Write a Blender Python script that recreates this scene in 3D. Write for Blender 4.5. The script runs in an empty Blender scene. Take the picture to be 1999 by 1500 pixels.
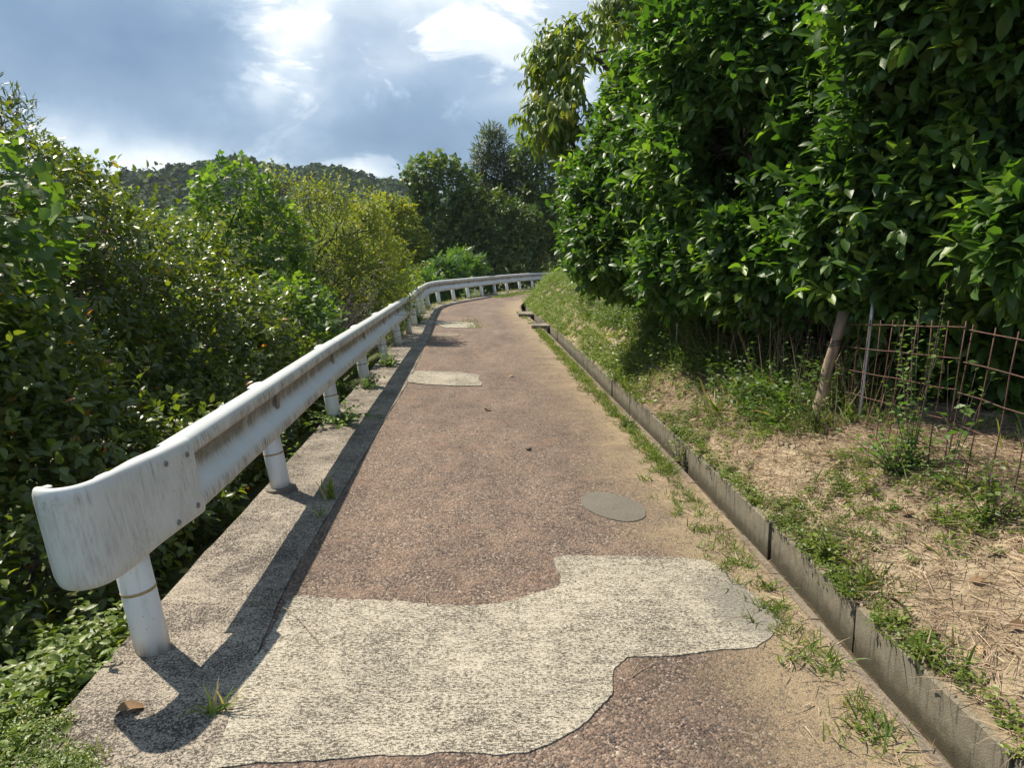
import bpy, math, random
import numpy as np
from mathutils import Vector, Matrix

SEED = 7
rng = np.random.default_rng(SEED)
random.seed(SEED)
sc = bpy.context.scene
COL = sc.collection

# ------------------------------------------------------------------ camera
cam_d = bpy.data.cameras.new('camera')
cam_d.sensor_fit = 'HORIZONTAL'
cam_d.sensor_width = 36.0
cam_d.lens = 36.0 * 1386.0 / 1999.0
cam_d.clip_start = 0.05
cam_d.clip_end = 5000
cam = bpy.data.objects.new('camera', cam_d)
COL.objects.link(cam)
cam.location = (0, 0, 1.6)
cam.rotation_euler = (math.radians(90 - 10.2), 0, 0)
sc.camera = cam

# ------------------------------------------------------------------ light
SUN_DIR = Vector((-0.60, 0.40, 1.0)).normalized()
SUN_EL = math.asin(SUN_DIR.z)
SUN_ROT = math.atan2(SUN_DIR.x, SUN_DIR.y)
sun_d = bpy.data.lights.new('sun', 'SUN')
sun_d.energy = 5.0
sun_d.angle = math.radians(0.55)
sun_d.color = (1.0, 0.91, 0.75)
sun = bpy.data.objects.new('sun', sun_d)
COL.objects.link(sun)
sun.rotation_euler = (-SUN_DIR).to_track_quat('-Z', 'Y').to_euler()
sun.location = (-60, 40, 100)

sc.view_settings.view_transform = 'Standard'
sc.view_settings.look = 'None'
sc.view_settings.exposure = 0.66
sc.view_settings.gamma = 1.0
sc.view_settings.use_curve_mapping = False


class NT:
    """small node-tree writer"""
    def __init__(s, tree):
        s.t = tree
        s.n = tree.nodes
        s.l = tree.links

    def node(s, typ, **kw):
        n = s.n.new(typ)
        for k, v in kw.items():
            setattr(n, k, v)
        return n

    def put(s, sock, v):
        if isinstance(v, bpy.types.NodeSocket):
            s.l.new(v, sock)
        else:
            if sock.type == 'RGBA' and len(v) == 3:
                v = (*v, 1)
            sock.default_value = v

    def math(s, op, a, b=0.0, c=None, clamp=False):
        n = s.node('ShaderNodeMath', operation=op, use_clamp=clamp)
        s.put(n.inputs[0], a)
        s.put(n.inputs[1], b)
        if c is not None:
            s.put(n.inputs[2], c)
        return n.outputs[0]

    def noise(s, vec, scale, detail=4, rough=0.55, dist=0.0):
        n = s.node('ShaderNodeTexNoise')
        if vec is not None:
            s.l.new(vec, n.inputs['Vector'])
        n.inputs['Scale'].default_value = scale
        n.inputs['Detail'].default_value = detail
        n.inputs['Roughness'].default_value = rough
        n.inputs['Distortion'].default_value = dist
        return n.outputs['Fac']

    def voro(s, vec, scale, feature='F1', rand=1.0, out='Distance'):
        n = s.node('ShaderNodeTexVoronoi', feature=feature)
        s.l.new(vec, n.inputs['Vector'])
        n.inputs['Scale'].default_value = scale
        n.inputs['Randomness'].default_value = rand
        return n.outputs[out]

    def ramp(s, fac, stops, interp='LINEAR'):
        n = s.node('ShaderNodeValToRGB')
        cr = n.color_ramp
        cr.interpolation = interp
        while len(cr.elements) < len(stops):
            cr.elements.new(0.5)
        for e, (p, c) in zip(cr.elements, stops):
            e.position = p
            if not hasattr(c, '__len__'):
                c = (c, c, c)
            e.color = (*c, 1)
        s.put(n.inputs[0], fac)
        return n.outputs[0]

    def mix(s, fac, a, b, blend='MIX'):
        n = s.node('ShaderNodeMix', data_type='RGBA', blend_type=blend)
        s.put(n.inputs[0], fac)
        s.put(n.inputs[6], a)
        s.put(n.inputs[7], b)
        return n.outputs[2]

    def step(s, v, lo, hi):
        n = s.node('ShaderNodeMapRange', interpolation_type='SMOOTHSTEP')
        s.put(n.inputs[0], v)
        n.inputs[1].default_value = lo
        n.inputs[2].default_value = hi
        return n.outputs[0]

    def scaled(s, vec, sx, sy, sz):
        n = s.node('ShaderNodeMapping')
        s.l.new(vec, n.inputs[0])
        n.inputs['Scale'].default_value = (sx, sy, sz)
        return n.outputs[0]

    def bump(s, h, strength, dist, normal=None):
        n = s.node('ShaderNodeBump')
        n.inputs['Strength'].default_value = strength
        n.inputs['Distance'].default_value = dist
        s.l.new(h, n.inputs['Height'])
        if normal is not None:
            s.l.new(normal, n.inputs['Normal'])
        return n.outputs[0]


# ------------------------------------------------------------------ sky
world = bpy.data.worlds.new('World')
sc.world = world
world.use_nodes = True
W = NT(world.node_tree)
W.n.clear()
tc = W.node('ShaderNodeTexCoord')
gen = tc.outputs['Generated']
sep = W.node('ShaderNodeSeparateXYZ')
W.l.new(gen, sep.inputs[0])
az = W.math('MULTIPLY', W.math('ARCTAN2', sep.outputs[0], sep.outputs[1]), 57.2958)
el = W.math('MULTIPLY', W.math('ARCSINE', sep.outputs[2]), 57.2958)
warp = W.node('ShaderNodeTexNoise')
W.l.new(gen, warp.inputs['Vector'])
warp.inputs['Scale'].default_value = 5.0
warp.inputs['Detail'].default_value = 5
wsep = W.node('ShaderNodeSeparateColor')
W.l.new(warp.outputs['Color'], wsep.inputs[0])
azw = W.math('ADD', az, W.math('MULTIPLY', W.math('SUBTRACT', wsep.outputs[0], 0.5), 22.0))
elw = W.math('ADD', el, W.math('MULTIPLY', W.math('SUBTRACT', wsep.outputs[1], 0.5), 9.0))


def blob(a0, e0, sa, se, amp):
    da = W.math('DIVIDE', W.math('SUBTRACT', azw, a0), sa)
    de = W.math('DIVIDE', W.math('SUBTRACT', elw, e0), se)
    q = W.math('ADD', W.math('MULTIPLY', da, da), W.math('MULTIPLY', de, de))
    return W.math('MULTIPLY', W.math('EXPONENT', W.math('MULTIPLY', q, -1.0)), amp)


low = W.scaled(gen, 1.0, 1.0, 1.7)
n1 = W.noise(low, 2.9, 5, 0.5, 0.2)
n2 = W.noise(low, 8.0, 6, 0.55, 0.3)
t = W.math('ADD', 0.40, W.math('MULTIPLY', W.math('SUBTRACT', n1, 0.5), 0.9))
t = W.math('ADD', t, W.math('MULTIPLY', W.math('SUBTRACT', n2, 0.5), 0.46))
for args in ((-15.5, 14.5, 3.0, 4.0, .40), (-7, 19.5, 14, 5.5, .34), (2, 15, 9, 6, .14), (-27, 7.2, 8.5, 1.8, .42),
             (-17, 6.2, 5, 1.2, .18), (-36, 7.6, 5, 1.6, .16), (-29, 13.0, 9, 4.5, -.34), (-16, 9.0, 9, 2.2, -.24), (-34, 20, 10, 3, .16)):
    t = W.math('ADD', t, blob(*args))
n3 = W.noise(low, 6.5, 9, 0.62, 0.6)
edge = W.step(n3, .50, .60)
brk = W.math('ADD', W.math('ADD', blob(-13, 16, 9, 6, 1.0), blob(-22, 6.6, 16, 2.2, .9)), blob(1, 12, 12, 9, .75), clamp=True)
t = W.math('ADD', t, W.math('MULTIPLY', W.math('MULTIPLY', W.math('SUBTRACT', edge, .35), brk), .30))
cloud = W.ramp(t, [(0.0, (.105, .175, .285)), (.26, (.165, .245, .355)), (.46, (.275, .36, .465)), (.66, (.46, .53, .60)), (.90, (.78, .79, .77))])
nish = W.node('ShaderNodeTexSky', sky_type='NISHITA', sun_disc=False)
nish.sun_elevation = SUN_EL
nish.sun_rotation = SUN_ROT
bg_sky = W.node('ShaderNodeBackground')
W.l.new(nish.outputs[0], bg_sky.inputs[0])
bg_sky.inputs[1].default_value = 0.10
bg_cl = W.node('ShaderNodeBackground')
W.l.new(cloud, bg_cl.inputs[0])
bg_cl.inputs[1].default_value = 1.0
mixw = W.node('ShaderNodeMixShader')
mixw.inputs[0].default_value = 0.88
W.l.new(bg_sky.outputs[0], mixw.inputs[1])
W.l.new(bg_cl.outputs[0], mixw.inputs[2])
outw = W.node('ShaderNodeOutputWorld')
W.l.new(mixw.outputs[0], outw.inputs[0])

# ------------------------------------------------------------------ helpers: objects
def tag(o, label=None, cat=None, group=None, kind=None):
    if label: o['label'] = label
    if cat: o['category'] = cat
    if group: o['group'] = group
    if kind: o['kind'] = kind
    return o


def empty(name, loc=(0, 0, 0), **kw):
    o = bpy.data.objects.new(name, None)
    COL.objects.link(o)
    o.location = loc
    o.empty_display_size = 0.2
    return tag(o, **kw)


def link(name, mesh, parent=None):
    o = bpy.data.objects.new(name, mesh)
    COL.objects.link(o)
    if parent is not None:
        o.parent = parent
        o.location = -parent.location
    return o


def mesh_np(name, V, F, mat, rnd=None, smooth=True, uv=None):
    """V (n,3), F (m,k) with k = 3 or 4; rnd per face; uv per vertex"""
    V = np.asarray(V, dtype=np.float32)
    F = np.asarray(F, dtype=np.int32)
    m = bpy.data.meshes.new(name)
    n, (f, k) = len(V), F.shape
    m.vertices.add(n)
    m.vertices.foreach_set('co', V.ravel())
    m.loops.add(f * k)
    m.loops.foreach_set('vertex_index', F.ravel())
    m.polygons.add(f)
    m.polygons.foreach_set('loop_start', np.arange(0, f * k, k, dtype=np.int32))
    m.polygons.foreach_set('loop_total', np.full(f, k, dtype=np.int32))
    m.polygons.foreach_set('use_smooth', np.full(f, smooth, dtype=bool))
    if rnd is not None:
        a = m.attributes.new('rnd', 'FLOAT', 'FACE')
        a.data.foreach_set('value', np.asarray(rnd, dtype=np.float32))
    if uv is not None:
        l = m.uv_layers.new(name='UVMap')
        l.data.foreach_set('uv', np.asarray(uv, dtype=np.float32)[F.ravel()].ravel())
    m.update(calc_edges=True)
    m.validate()
    m.materials.append(mat)
    return m


class Soup:
    """collects arrays of vertices and faces (one face size)"""
    def __init__(s):
        s.V, s.F, s.R, s.n = [], [], [], 0

    def add(s, V, F, rnd=0.5):
        V = np.asarray(V, float).reshape(-1, 3)
        F = np.asarray(F, int)
        s.V.append(V)
        s.F.append(F + s.n)
        s.R.append(np.full(len(F), rnd) if np.isscalar(rnd) else np.asarray(rnd))
        s.n += len(V)

    def mesh(s, name, mat, smooth=True):
        return mesh_np(name, np.concatenate(s.V), np.concatenate(s.F), mat, np.concatenate(s.R), smooth)


def tube(path, radii, sides=7, cap=True):
    """tapered tube along a polyline, quads (caps are degenerate fans)"""
    P = np.asarray(path, float)
    n = len(P)
    radii = np.broadcast_to(np.asarray(radii, float), (n,))
    T = np.gradient(P, axis=0)
    T /= np.linalg.norm(T, axis=1)[:, None] + 1e-9
    ref = np.array([0.31, 0.21, 0.93]) if abs(T[0, 2]) < 0.8 else np.array([0.9, 0.3, 0.1])
    A = np.cross(T, ref)
    A /= np.linalg.norm(A, axis=1)[:, None] + 1e-9
    B = np.cross(T, A)
    th = np.linspace(0, 2 * math.pi, sides, endpoint=False)
    V = P[:, None, :] + radii[:, None, None] * (A[:, None, :] * np.cos(th)[None, :, None] + B[:, None, :] * np.sin(th)[None, :, None])
    V = V.reshape(-1, 3)
    F = []
    for i in range(n - 1):
        for j in range(sides):
            a, b = i * sides + j, i * sides + (j + 1) % sides
            F.append((a, b, b + sides, a + sides))
    if cap:
        V = np.vstack([V, P[0], P[-1]])
        c0, c1 = len(V) - 2, len(V) - 1
        for j in range(0, sides):
            F.append((c0, (j + 1) % sides, j, c0))
            F.append((c1, (n - 1) * sides + j, (n - 1) * sides + (j + 1) % sides, c1))
    return V, F


def poly_mesh(name, verts, faces, mat, smooth=False):
    m = bpy.data.meshes.new(name)
    m.from_pydata([tuple(v) for v in verts], [], [tuple(dict.fromkeys(f)) for f in faces])
    m.update()
    if smooth:
        m.polygons.foreach_set('use_smooth', np.full(len(m.polygons), True))
    m.materials.append(mat)
    return m


def tube_mesh(name, path, radii, mat, sides=10, smooth=True):
    V, F = tube(path, radii, sides)
    m = poly_mesh(name, V, F, mat, False)
    if smooth:
        m.polygons.foreach_set('use_smooth', np.array([len(p.vertices) == 4 for p in m.polygons]))
    return m


def box(cx, cy, cz, sx, sy, sz):
    V = [(cx + dx * sx / 2, cy + dy * sy / 2, cz + dz * sz / 2) for dx in (-1, 1) for dy in (-1, 1) for dz in (-1, 1)]
    F = [(0, 1, 3, 2), (4, 6, 7, 5), (0, 4, 5, 1), (2, 3, 7, 6), (0, 2, 6, 4), (1, 5, 7, 3)]
    return V, F


def wob(P, f=1.0, seed=0):
    """cheap smooth pseudo-noise in about -1..1"""
    P = np.asarray(P, float) * f
    r = np.random.default_rng(seed)
    o = 0
    for k in range(6):
        d = r.normal(size=P.shape[-1])
        d *= (0.7 + 0.35 * k) / np.linalg.norm(d)
        o = o + np.sin(P @ d + r.uniform(0, 6.28)) / (1 + 0.25 * k)
    return o / 3.2


# ------------------------------------------------------------------ materials
def material(name):
    m = bpy.data.materials.new(name)
    m.use_nodes = True
    t = NT(m.node_tree)
    t.n.clear()
    out = t.node('ShaderNodeOutputMaterial')
    b = t.node('ShaderNodeBsdfPrincipled')
    t.l.new(b.outputs[0], out.inputs[0])
    t.out, t.b = out, b
    t.pos = t.node('ShaderNodeNewGeometry').outputs['Position']
    return m, t


def leaf_mat(name, stops, rough=0.4, trans=0.3, tcol=(1.5, 1.6, 0.5), spec=0.5, big=(0.75, 1.2), big_scale=1.2, under=1.25):
    m, t = material(name)
    at = t.node('ShaderNodeAttribute', attribute_name='rnd')
    col = t.ramp(at.outputs['Fac'], stops)
    nz = t.noise(t.pos, big_scale, 3)
    v = t.ramp(nz, [(0.3, (big[0],) * 3), (0.7, (big[1],) * 3)])
    col = t.mix(1.0, col, v, 'MULTIPLY')
    geo = t.node('ShaderNodeNewGeometry')
    # pale matt underside of the leaf
    col2 = t.mix(geo.outputs['Backfacing'], col, t.mix(1.0, col, (under, under, under * 1.1), 'MULTIPLY'))
    t.l.new(col2, t.b.inputs['Base Color'])
    rr = t.math('ADD', rough, t.math('MULTIPLY', geo.outputs['Backfacing'], 0.25))
    t.l.new(rr, t.b.inputs['Roughness'])
    t.b.inputs['Specular IOR Level'].default_value = spec
    fine = t.noise(t.pos, 90, 2)
    t.l.new(t.bump(fine, 0.35, 0.004), t.b.inputs['Normal'])
    tr = t.node('ShaderNodeBsdfTranslucent')
    t.l.new(t.mix(1.0, col, tcol, 'MULTIPLY'), tr.inputs[0])
    mx = t.node('ShaderNodeMixShader')
    mx.inputs[0].default_value = trans
    t.l.new(t.b.outputs[0], mx.inputs[1])
    t.l.new(tr.outputs[0], mx.inputs[2])
    t.l.new(mx.outputs[0], t.out.inputs[0])
    return m


def bark_mat(name, c1, c2, scale=14):
    m, t = material(name)
    tco = t.scaled(t.pos, 1, 1, 0.25)
    n = t.noise(tco, scale, 6, 0.65)
    t.l.new(t.ramp(n, [(0.3, c1), (0.7, c2)]), t.b.inputs['Base Color'])
    t.b.inputs['Roughness'].default_value = 0.9
    t.l.new(t.bump(n, 0.7, 0.02), t.b.inputs['Normal'])
    return m


M = {}
M['bark'] = bark_mat('bark', (.035, .026, .02), (.11, .085, .065))
M['twig'] = bark_mat('twig', (.06, .045, .035), (.17, .13, .10), 25)
M['grey_twig'] = bark_mat('grey_twig', (.07, .06, .055), (.2, .17, .15), 25)
M['citrus'] = leaf_mat('citrus_leaf', [(0, (.032, .074, .018)), (.6, (.074, .142, .030)), (.88, (.125, .20, .042)), (1, (.21, .30, .055))], 0.40, 0.36, (1.7, 2.0, .45), 0.4)
M['citrus_small'] = M['citrus']
M['pale_tree'] = leaf_mat('drooping_leaf', [(0, (.080, .145, .03)), (.6, (.15, .22, .045)), (1, (.27, .30, .07))], 0.42, 0.52, (1.7, 1.6, .5))
M['kudzu'] = leaf_mat('vine_leaf', [(0, (.055, .10, .025)), (.5, (.095, .165, .036)), (.9, (.145, .225, .048)), (1, (.21, .29, .06))], 0.48, 0.45, (1.7, 1.8, .45))
M['glossy'] = leaf_mat('glossy_leaf', [(0, (.046, .078, .019)), (.45, (.10, .138, .027)), (.8, (.165, .20, .038)), (.955, (.21, .22, .042)), (.965, (.36, .17, .04)), (1, (.36, .11, .045))], 0.33, 0.42, (1.7, 1.7, .4), 0.55)
M['yellow'] = leaf_mat('yellow_green_leaf', [(0, (.11, .165, .028)), (.6, (.195, .245, .038)), (1, (.30, .29, .05))], 0.5, 0.48, (1.6, 1.5, .4))
M['willow'] = leaf_mat('narrow_leaf', [(0, (.05, .075, .035)), (.6, (.085, .115, .05)), (1, (.14, .17, .07))], 0.4, 0.25)
M['far'] = leaf_mat('dark_tree_leaf', [(0, (.055, .098, .030)), (.6, (.10, .155, .042)), (1, (.17, .22, .055))], 0.5, 0.36, big_scale=.35)
M['far_grey'] = leaf_mat('feathery_leaf', [(0, (.05, .075, .03)), (1, (.11, .14, .05))], 0.5, 0.3)
M['sumac'] = leaf_mat('pale_shrub_leaf', [(0, (.06, .13, .03)), (1, (.15, .25, .05))], 0.45, 0.38)
M['hill'] = leaf_mat('hill_wood_leaf', [(0, (.026, .052, .026)), (.6, (.042, .078, .032)), (1, (.07, .11, .04))], 0.85, 0.15, spec=.15, big_scale=.05, big=(.7, 1.3))
M['weed'] = leaf_mat('weed_leaf', [(0, (.07, .115, .022)), (.6, (.135, .195, .032)), (1, (.23, .27, .05))], 0.45, 0.35, big_scale=3)
M['grass'] = leaf_mat('grass_blade', [(0, (.075, .125, .024)), (.6, (.14, .20, .038)), (.85, (.21, .26, .055)), (.92, (.28, .23, .13)), (1, (.38, .31, .19))], 0.5, 0.35, big_scale=3)
M['straw'] = leaf_mat('dry_straw', [(0, (.19, .13, .085)), (.5, (.36, .27, .18)), (1, (.55, .43, .29))], 0.8, 0.12, (1, .9, .7), 0.2, big_scale=4, under=1.0)
M['dead_leaf'] = leaf_mat('dead_leaf', [(0, (.12, .07, .035)), (.6, (.28, .17, .09)), (1, (.45, .33, .2))], 0.7, 0.15, (1, .9, .7), 0.3, under=1.0)
M['fruit'], t = material('green_fruit')
t.l.new(t.ramp(t.noise(t.pos, 9, 3), [(.3, (.02, .062, .014)), (.7, (.045, .11, .022))]), t.b.inputs['Base Color'])
t.b.inputs['Roughness'].default_value = .38
t.l.new(t.bump(t.voro(t.pos, 480), .25, .002), t.b.inputs['Normal'])

# painted steel of the guardrail: white with grime that has run down it
def rail_mat(name, streak=1.0, valley=True):
    m, t = material(name)
    uv = t.node('ShaderNodeUVMap').outputs[0]
    s = t.node('ShaderNodeSeparateXYZ')
    t.l.new(uv, s.inputs[0])
    u, v = s.outputs[0], s.outputs[1]
    stre = t.noise(t.scaled(uv, 80, 6.0, 1), 1.0, 5, 0.66)
    stre2 = t.noise(t.scaled(uv, 7, 1.6, 1), 1.0, 4, 0.6)
    patch = t.noise(uv, 2.2, 4, 0.6)
    fine = t.noise(t.pos, 55, 4, 0.7)
    d = t.math('MULTIPLY', t.step(stre, .40, .64), t.step(stre2, .32, .66))
    if valley:
        # dust sits in the groove between the two ridges and under the upper ridge
        g1 = t.math('SUBTRACT', 1.0, t.step(t.math('ABSOLUTE', t.math('SUBTRACT', v, .555)), .02, .15))
        g2 = t.math('SUBTRACT', 1.0, t.step(t.math('ABSOLUTE', t.math('SUBTRACT', v, .02)), .01, .07))
        g = t.math('MAXIMUM', g1, t.math('MULTIPLY', g2, .7))
        d = t.math('ADD', t.math('MULTIPLY', t.math('MULTIPLY', d, 1.25), t.math('SUBTRACT', 1.0, t.math('MULTIPLY', t.step(v, .84, .9), .75))), t.math('MULTIPLY', g, t.ramp(stre2, [(.3, .35), (.7, 1.0)])), clamp=True)
    else:
        blot = t.step(t.noise(t.scaled(uv, 6, 2.2, 1), 1.0, 6, .7), .46, .70)
        smear = t.step(t.noise(t.scaled(uv, 26, .9, 1), 1.0, 4, .6), .45, .66)
        d = t.math('ADD', t.math('MULTIPLY', d, .4), t.math('MULTIPLY', t.math('MULTIPLY', blot, smear), t.step(v, .02, .75)), clamp=True)
        d = t.math('MULTIPLY', d, t.math('SUBTRACT', 1.0, t.step(v, .84, .90)))
    d = t.math('ADD', d, t.math('MULTIPLY', t.step(t.math('MULTIPLY', patch, fine), .26, .45), .45), clamp=True)
    nrm_ = t.node('ShaderNodeSeparateXYZ'); t.l.new(t.node('ShaderNodeNewGeometry').outputs['Normal'], nrm_.inputs[0])
    washed = t.step(nrm_.outputs[2], .18, .62)
    d = t.math('MULTIPLY', d, t.math('SUBTRACT', 1.0, t.math('MULTIPLY', washed, .86)))
    d = t.math('MULTIPLY', d, streak)
    base = t.mix(t.noise(uv, 3.5, 3), (.66, .67, .655), (.54, .55, .525))
    grime = t.ramp(fine, [(.3, (.10, .088, .062)), (.7, (.23, .205, .15))])
    col = t.mix(t.math('MULTIPLY', d, .88), base, grime)
    t.l.new(col, t.b.inputs['Base Color'])
    t.l.new(t.math('ADD', .34, t.math('MULTIPLY', d, .4)), t.b.inputs['Roughness'])
    t.l.new(t.bump(fine, .12, .003), t.b.inputs['Normal'])
    return m


M['beam'] = rail_mat('weathered_white_beam', 1.0, True)
M['end'] = rail_mat('weathered_white_end', 1.0, False)
M['post'], t = material('white_post_paint')
n = t.noise(t.scaled(t.pos, 30, 30, 5), 1, 4, .6)
sp = t.voro(t.pos, 38)
col = t.mix(t.step(n, .5, .8), (.72, .74, .75), (.55, .55, .52))
col = t.mix(t.math('MULTIPLY', t.math('SUBTRACT', 1, t.step(sp, .05, .11)), t.step(t.noise(t.pos, 9, 2), .5, .62)), col, (.2, .17, .14))
z = t.node('ShaderNodeSeparateXYZ'); t.l.new(t.pos, z.inputs[0])
col = t.mix(t.math('MULTIPLY', t.math('SUBTRACT', 1, t.step(z.outputs[2], .0, .09)), t.ramp(n, [(.3, .25), (.7, .95)])), col, (.27, .23, .18))
t.l.new(col, t.b.inputs['Base Color'])
t.b.inputs['Roughness'].default_value = .36
M['tape'], t = material('ochre_tape')
t.l.new(t.ramp(t.noise(t.pos, 60, 3), [(.35, (.30, .19, .07)), (.65, (.42, .33, .18))]), t.b.inputs['Base Color'])
M['dark_band'], t = material('dark_band')
t.l.new(t.ramp(t.noise(t.pos, 60, 3), [(.35, (.05, .045, .04)), (.65, (.14, .12, .10))]), t.b.inputs['Base Color'])
M['bolt'], t = material('zinc_bolt')
t.l.new(t.ramp(t.noise(t.pos, 120, 3), [(.35, (.16, .15, .14)), (.65, (.30, .29, .28))]), t.b.inputs['Base Color'])
t.b.inputs['Metallic'].default_value = .6
t.b.inputs['Roughness'].default_value = .5

# road surfaces
def road_nodes(t, sandy):
    """worn reddish-brown macadam with coarse stones"""
    p = t.pos
    v1 = t.node('ShaderNodeTexVoronoi', feature='F1')
    wp = t.node('ShaderNodeVectorMath', operation='ADD')
    wn = t.node('ShaderNodeTexNoise'); t.l.new(p, wn.inputs['Vector']); wn.inputs['Scale'].default_value = 60
    ws = t.node('ShaderNodeVectorMath', operation='SCALE'); t.l.new(wn.outputs['Color'], ws.inputs[0]); ws.inputs['Scale'].default_value = .012
    t.l.new(p, wp.inputs[0]); t.l.new(ws.outputs[0], wp.inputs[1])
    pw = wp.outputs[0]
    t.l.new(pw, v1.inputs['Vector']); v1.inputs['Scale'].default_value = 98
    cell = t.node('ShaderNodeSeparateColor'); t.l.new(v1.outputs['Color'], cell.inputs[0])
    dist = v1.outputs['Distance']
    f1 = t.noise(p, 150, 4, .7)
    big = t.noise(t.scaled(p, 1.6, .55, 1), 1.1, 5, .62)
    mid = t.noise(p, 5.5, 4, .65)
    stone = t.ramp(cell.outputs[0], [(0, (.038, .030, .028)), (.35, (.105, .076, .060)), (.62, (.19, .137, .104)), (.84, (.275, .21, .162)), (.93, (.055, .050, .050)), (1, (.42, .36, .29))])
    dust = t.ramp(mid, [(.35, (.105, .076, .060)), (.65, (.225, .160, .118))])
    col = t.mix(t.math('MULTIPLY', t.step(mid, .38, .72), .7), stone, dust)
    col = t.mix(t.step(f1, .52, .75), col, (.055, .042, .038))
    col = t.mix(1.0, col, t.ramp(big, [(.3, (.84, .82, .83)), (.7, (1.52, 1.48, 1.46))]), 'MULTIPLY')
    # fine cracks
    cw = t.node('ShaderNodeTexNoise'); t.l.new(p, cw.inputs['Vector']); cw.inputs['Scale'].default_value = 3.0; cw.inputs['Detail'].default_value = 6
    cs_ = t.node('ShaderNodeVectorMath', operation='SCALE'); t.l.new(cw.outputs['Color'], cs_.inputs[0]); cs_.inputs['Scale'].default_value = .55
    ca = t.node('ShaderNodeVectorMath', operation='ADD'); t.l.new(p, ca.inputs[0]); t.l.new(cs_.outputs[0], ca.inputs[1])
    ce = t.voro(ca.outputs[0], .9, 'DISTANCE_TO_EDGE')
    crack = t.math('MULTIPLY', t.math('SUBTRACT', 1.0, t.step(ce, .002, .009)), t.step(t.noise(p, .7, 3), .50, .60))
    col = t.mix(t.math('MULTIPLY', crack, .8), col, (.035, .028, .025))
    rust = t.step(t.noise(p, 2.3, 4, .65), .56, .70)
    col = t.mix(t.math('MULTIPLY', rust, .28), col, (.23, .128, .088))
    if sandy is not None:
        sn = t.math('ADD', sandy, t.math('MULTIPLY', t.math('SUBTRACT', t.noise(p, 2.2, 5, .65), .5), 1.6))
        sn = t.math('ADD', sn, t.math('MULTIPLY', t.math('SUBTRACT', f1, .5), 1.5))
        s_ = t.step(sn, .22, 1.02)
        grain = t.ramp(t.noise(p, 260, 3, .7), [(.32, (.10, .075, .046)), (.48, (.30, .228, .140)), (.75, (.46, .365, .235))])
        col = t.mix(t.math('MULTIPLY', s_, .86), col, grain)
        col = t.mix(t.math('MULTIPLY', t.step(cell.outputs[1], .86, .90), .7), col, (.10, .085, .075))
    hs = t.math('MULTIPLY', t.step(dist, .0, .75), -1.0)
    if sandy is not None:
        hs = t.math('MULTIPLY', hs, t.math('SUBTRACT', 1.0, t.math('MULTIPLY', s_, .75)))
    h = t.math('ADD', hs, t.math('MULTIPLY', f1, .8))
    h = t.math('ADD', h, t.math('MULTIPLY', mid, 1.2))
    t.l.new(col, t.b.inputs['Base Color'])
    t.b.inputs['Roughness'].default_value = .88
    t.b.inputs['Specular IOR Level'].default_value = .3
    t.l.new(t.bump(h, .8, .008), t.b.inputs['Normal'])


M['road'], t = material('worn_brown_road')
uvn = t.node('ShaderNodeUVMap')
us = t.node('ShaderNodeSeparateXYZ'); t.l.new(uvn.outputs[0], us.inputs[0])
u = us.outputs[0]          # metres from the drain side
sand = t.math('SUBTRACT', 1.0, t.step(u, .0, 1.2))
sandl = t.math('MULTIPLY', t.math('SUBTRACT', 1.0, t.step(t.math('SUBTRACT', us.outputs[1], u), .0, .35)), t.step(t.node('ShaderNodeSeparateXYZ').outputs[1], 0, 1))
road_nodes(t, sand)


def concrete(name, light, dark, stretch=(1, 1), contrast=(.42, .60), scale=70, grains=.6, stain=None, drift=.24):
    m, t = material(name)
    p = t.scaled(t.pos, stretch[0], stretch[1], 1)
    a = t.noise(p, scale, 4, .7)
    a2 = t.noise(t.pos, scale * 2.3, 3, .6)
    b = t.noise(p, scale * .22, 4, .65)
    c = t.noise(t.pos, 2.6, 5, .62)
    f = t.math('ADD', t.math('ADD', t.math('MULTIPLY', a, .5), t.math('MULTIPLY', a2, .32)), t.math('MULTIPLY', b, .18))
    f2 = t.math('ADD', f, t.math('MULTIPLY', t.math('SUBTRACT', c, .5), drift))
    if stain:
        # cross-wise marks left by the broom
        f2 = t.math('ADD', f2, t.math('MULTIPLY', t.math('SUBTRACT', t.noise(t.scaled(t.pos, 4, 150, 1), 1.0, 3, .6), .5), .09))
    k = t.step(f2, contrast[0], contrast[1])
    col = t.mix(k, dark, light)
    # paler stone grains that show where the paste has worn off
    g = t.step(t.noise(t.pos, scale * 1.5, 2, .5), .63, .70)
    col = t.mix(t.math('MULTIPLY', g, grains), col, tuple(min(.62, x * 1.25 + .10) for x in light))
    if stain:
        # a worn, dirty area with its own ragged outline
        cx, cy, rad, sc_ = stain
        dd = t.node('ShaderNodeVectorMath', operation='DISTANCE')
        t.l.new(t.pos, dd.inputs[0]); dd.inputs[1].default_value = (cx, cy, 0)
        q = t.math('ADD', dd.outputs['Value'], t.math('MULTIPLY', t.math('SUBTRACT', t.noise(t.pos, 7, 5, .65), .5), .34))
        st_ = t.math('SUBTRACT', 1.0, t.step(q, rad * .72, rad * 1.22))
        col = t.mix(t.math('MULTIPLY', st_, .9), col, t.ramp(a, [(.35, (.105, .095, .08)), (.62, (.25, .23, .195))]))
    col = t.mix(1.0, col, t.ramp(t.noise(t.pos, .9, 3), [(.3, (.84,) * 3), (.7, (1.14,) * 3)]), 'MULTIPLY')
    t.l.new(col, t.b.inputs['Base Color'])
    t.b.inputs['Roughness'].default_value = .9
    t.b.inputs['Specular IOR Level'].default_value = .3
    t.l.new(t.bump(f, .9, .010), t.b.inputs['Normal'])
    return m


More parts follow.
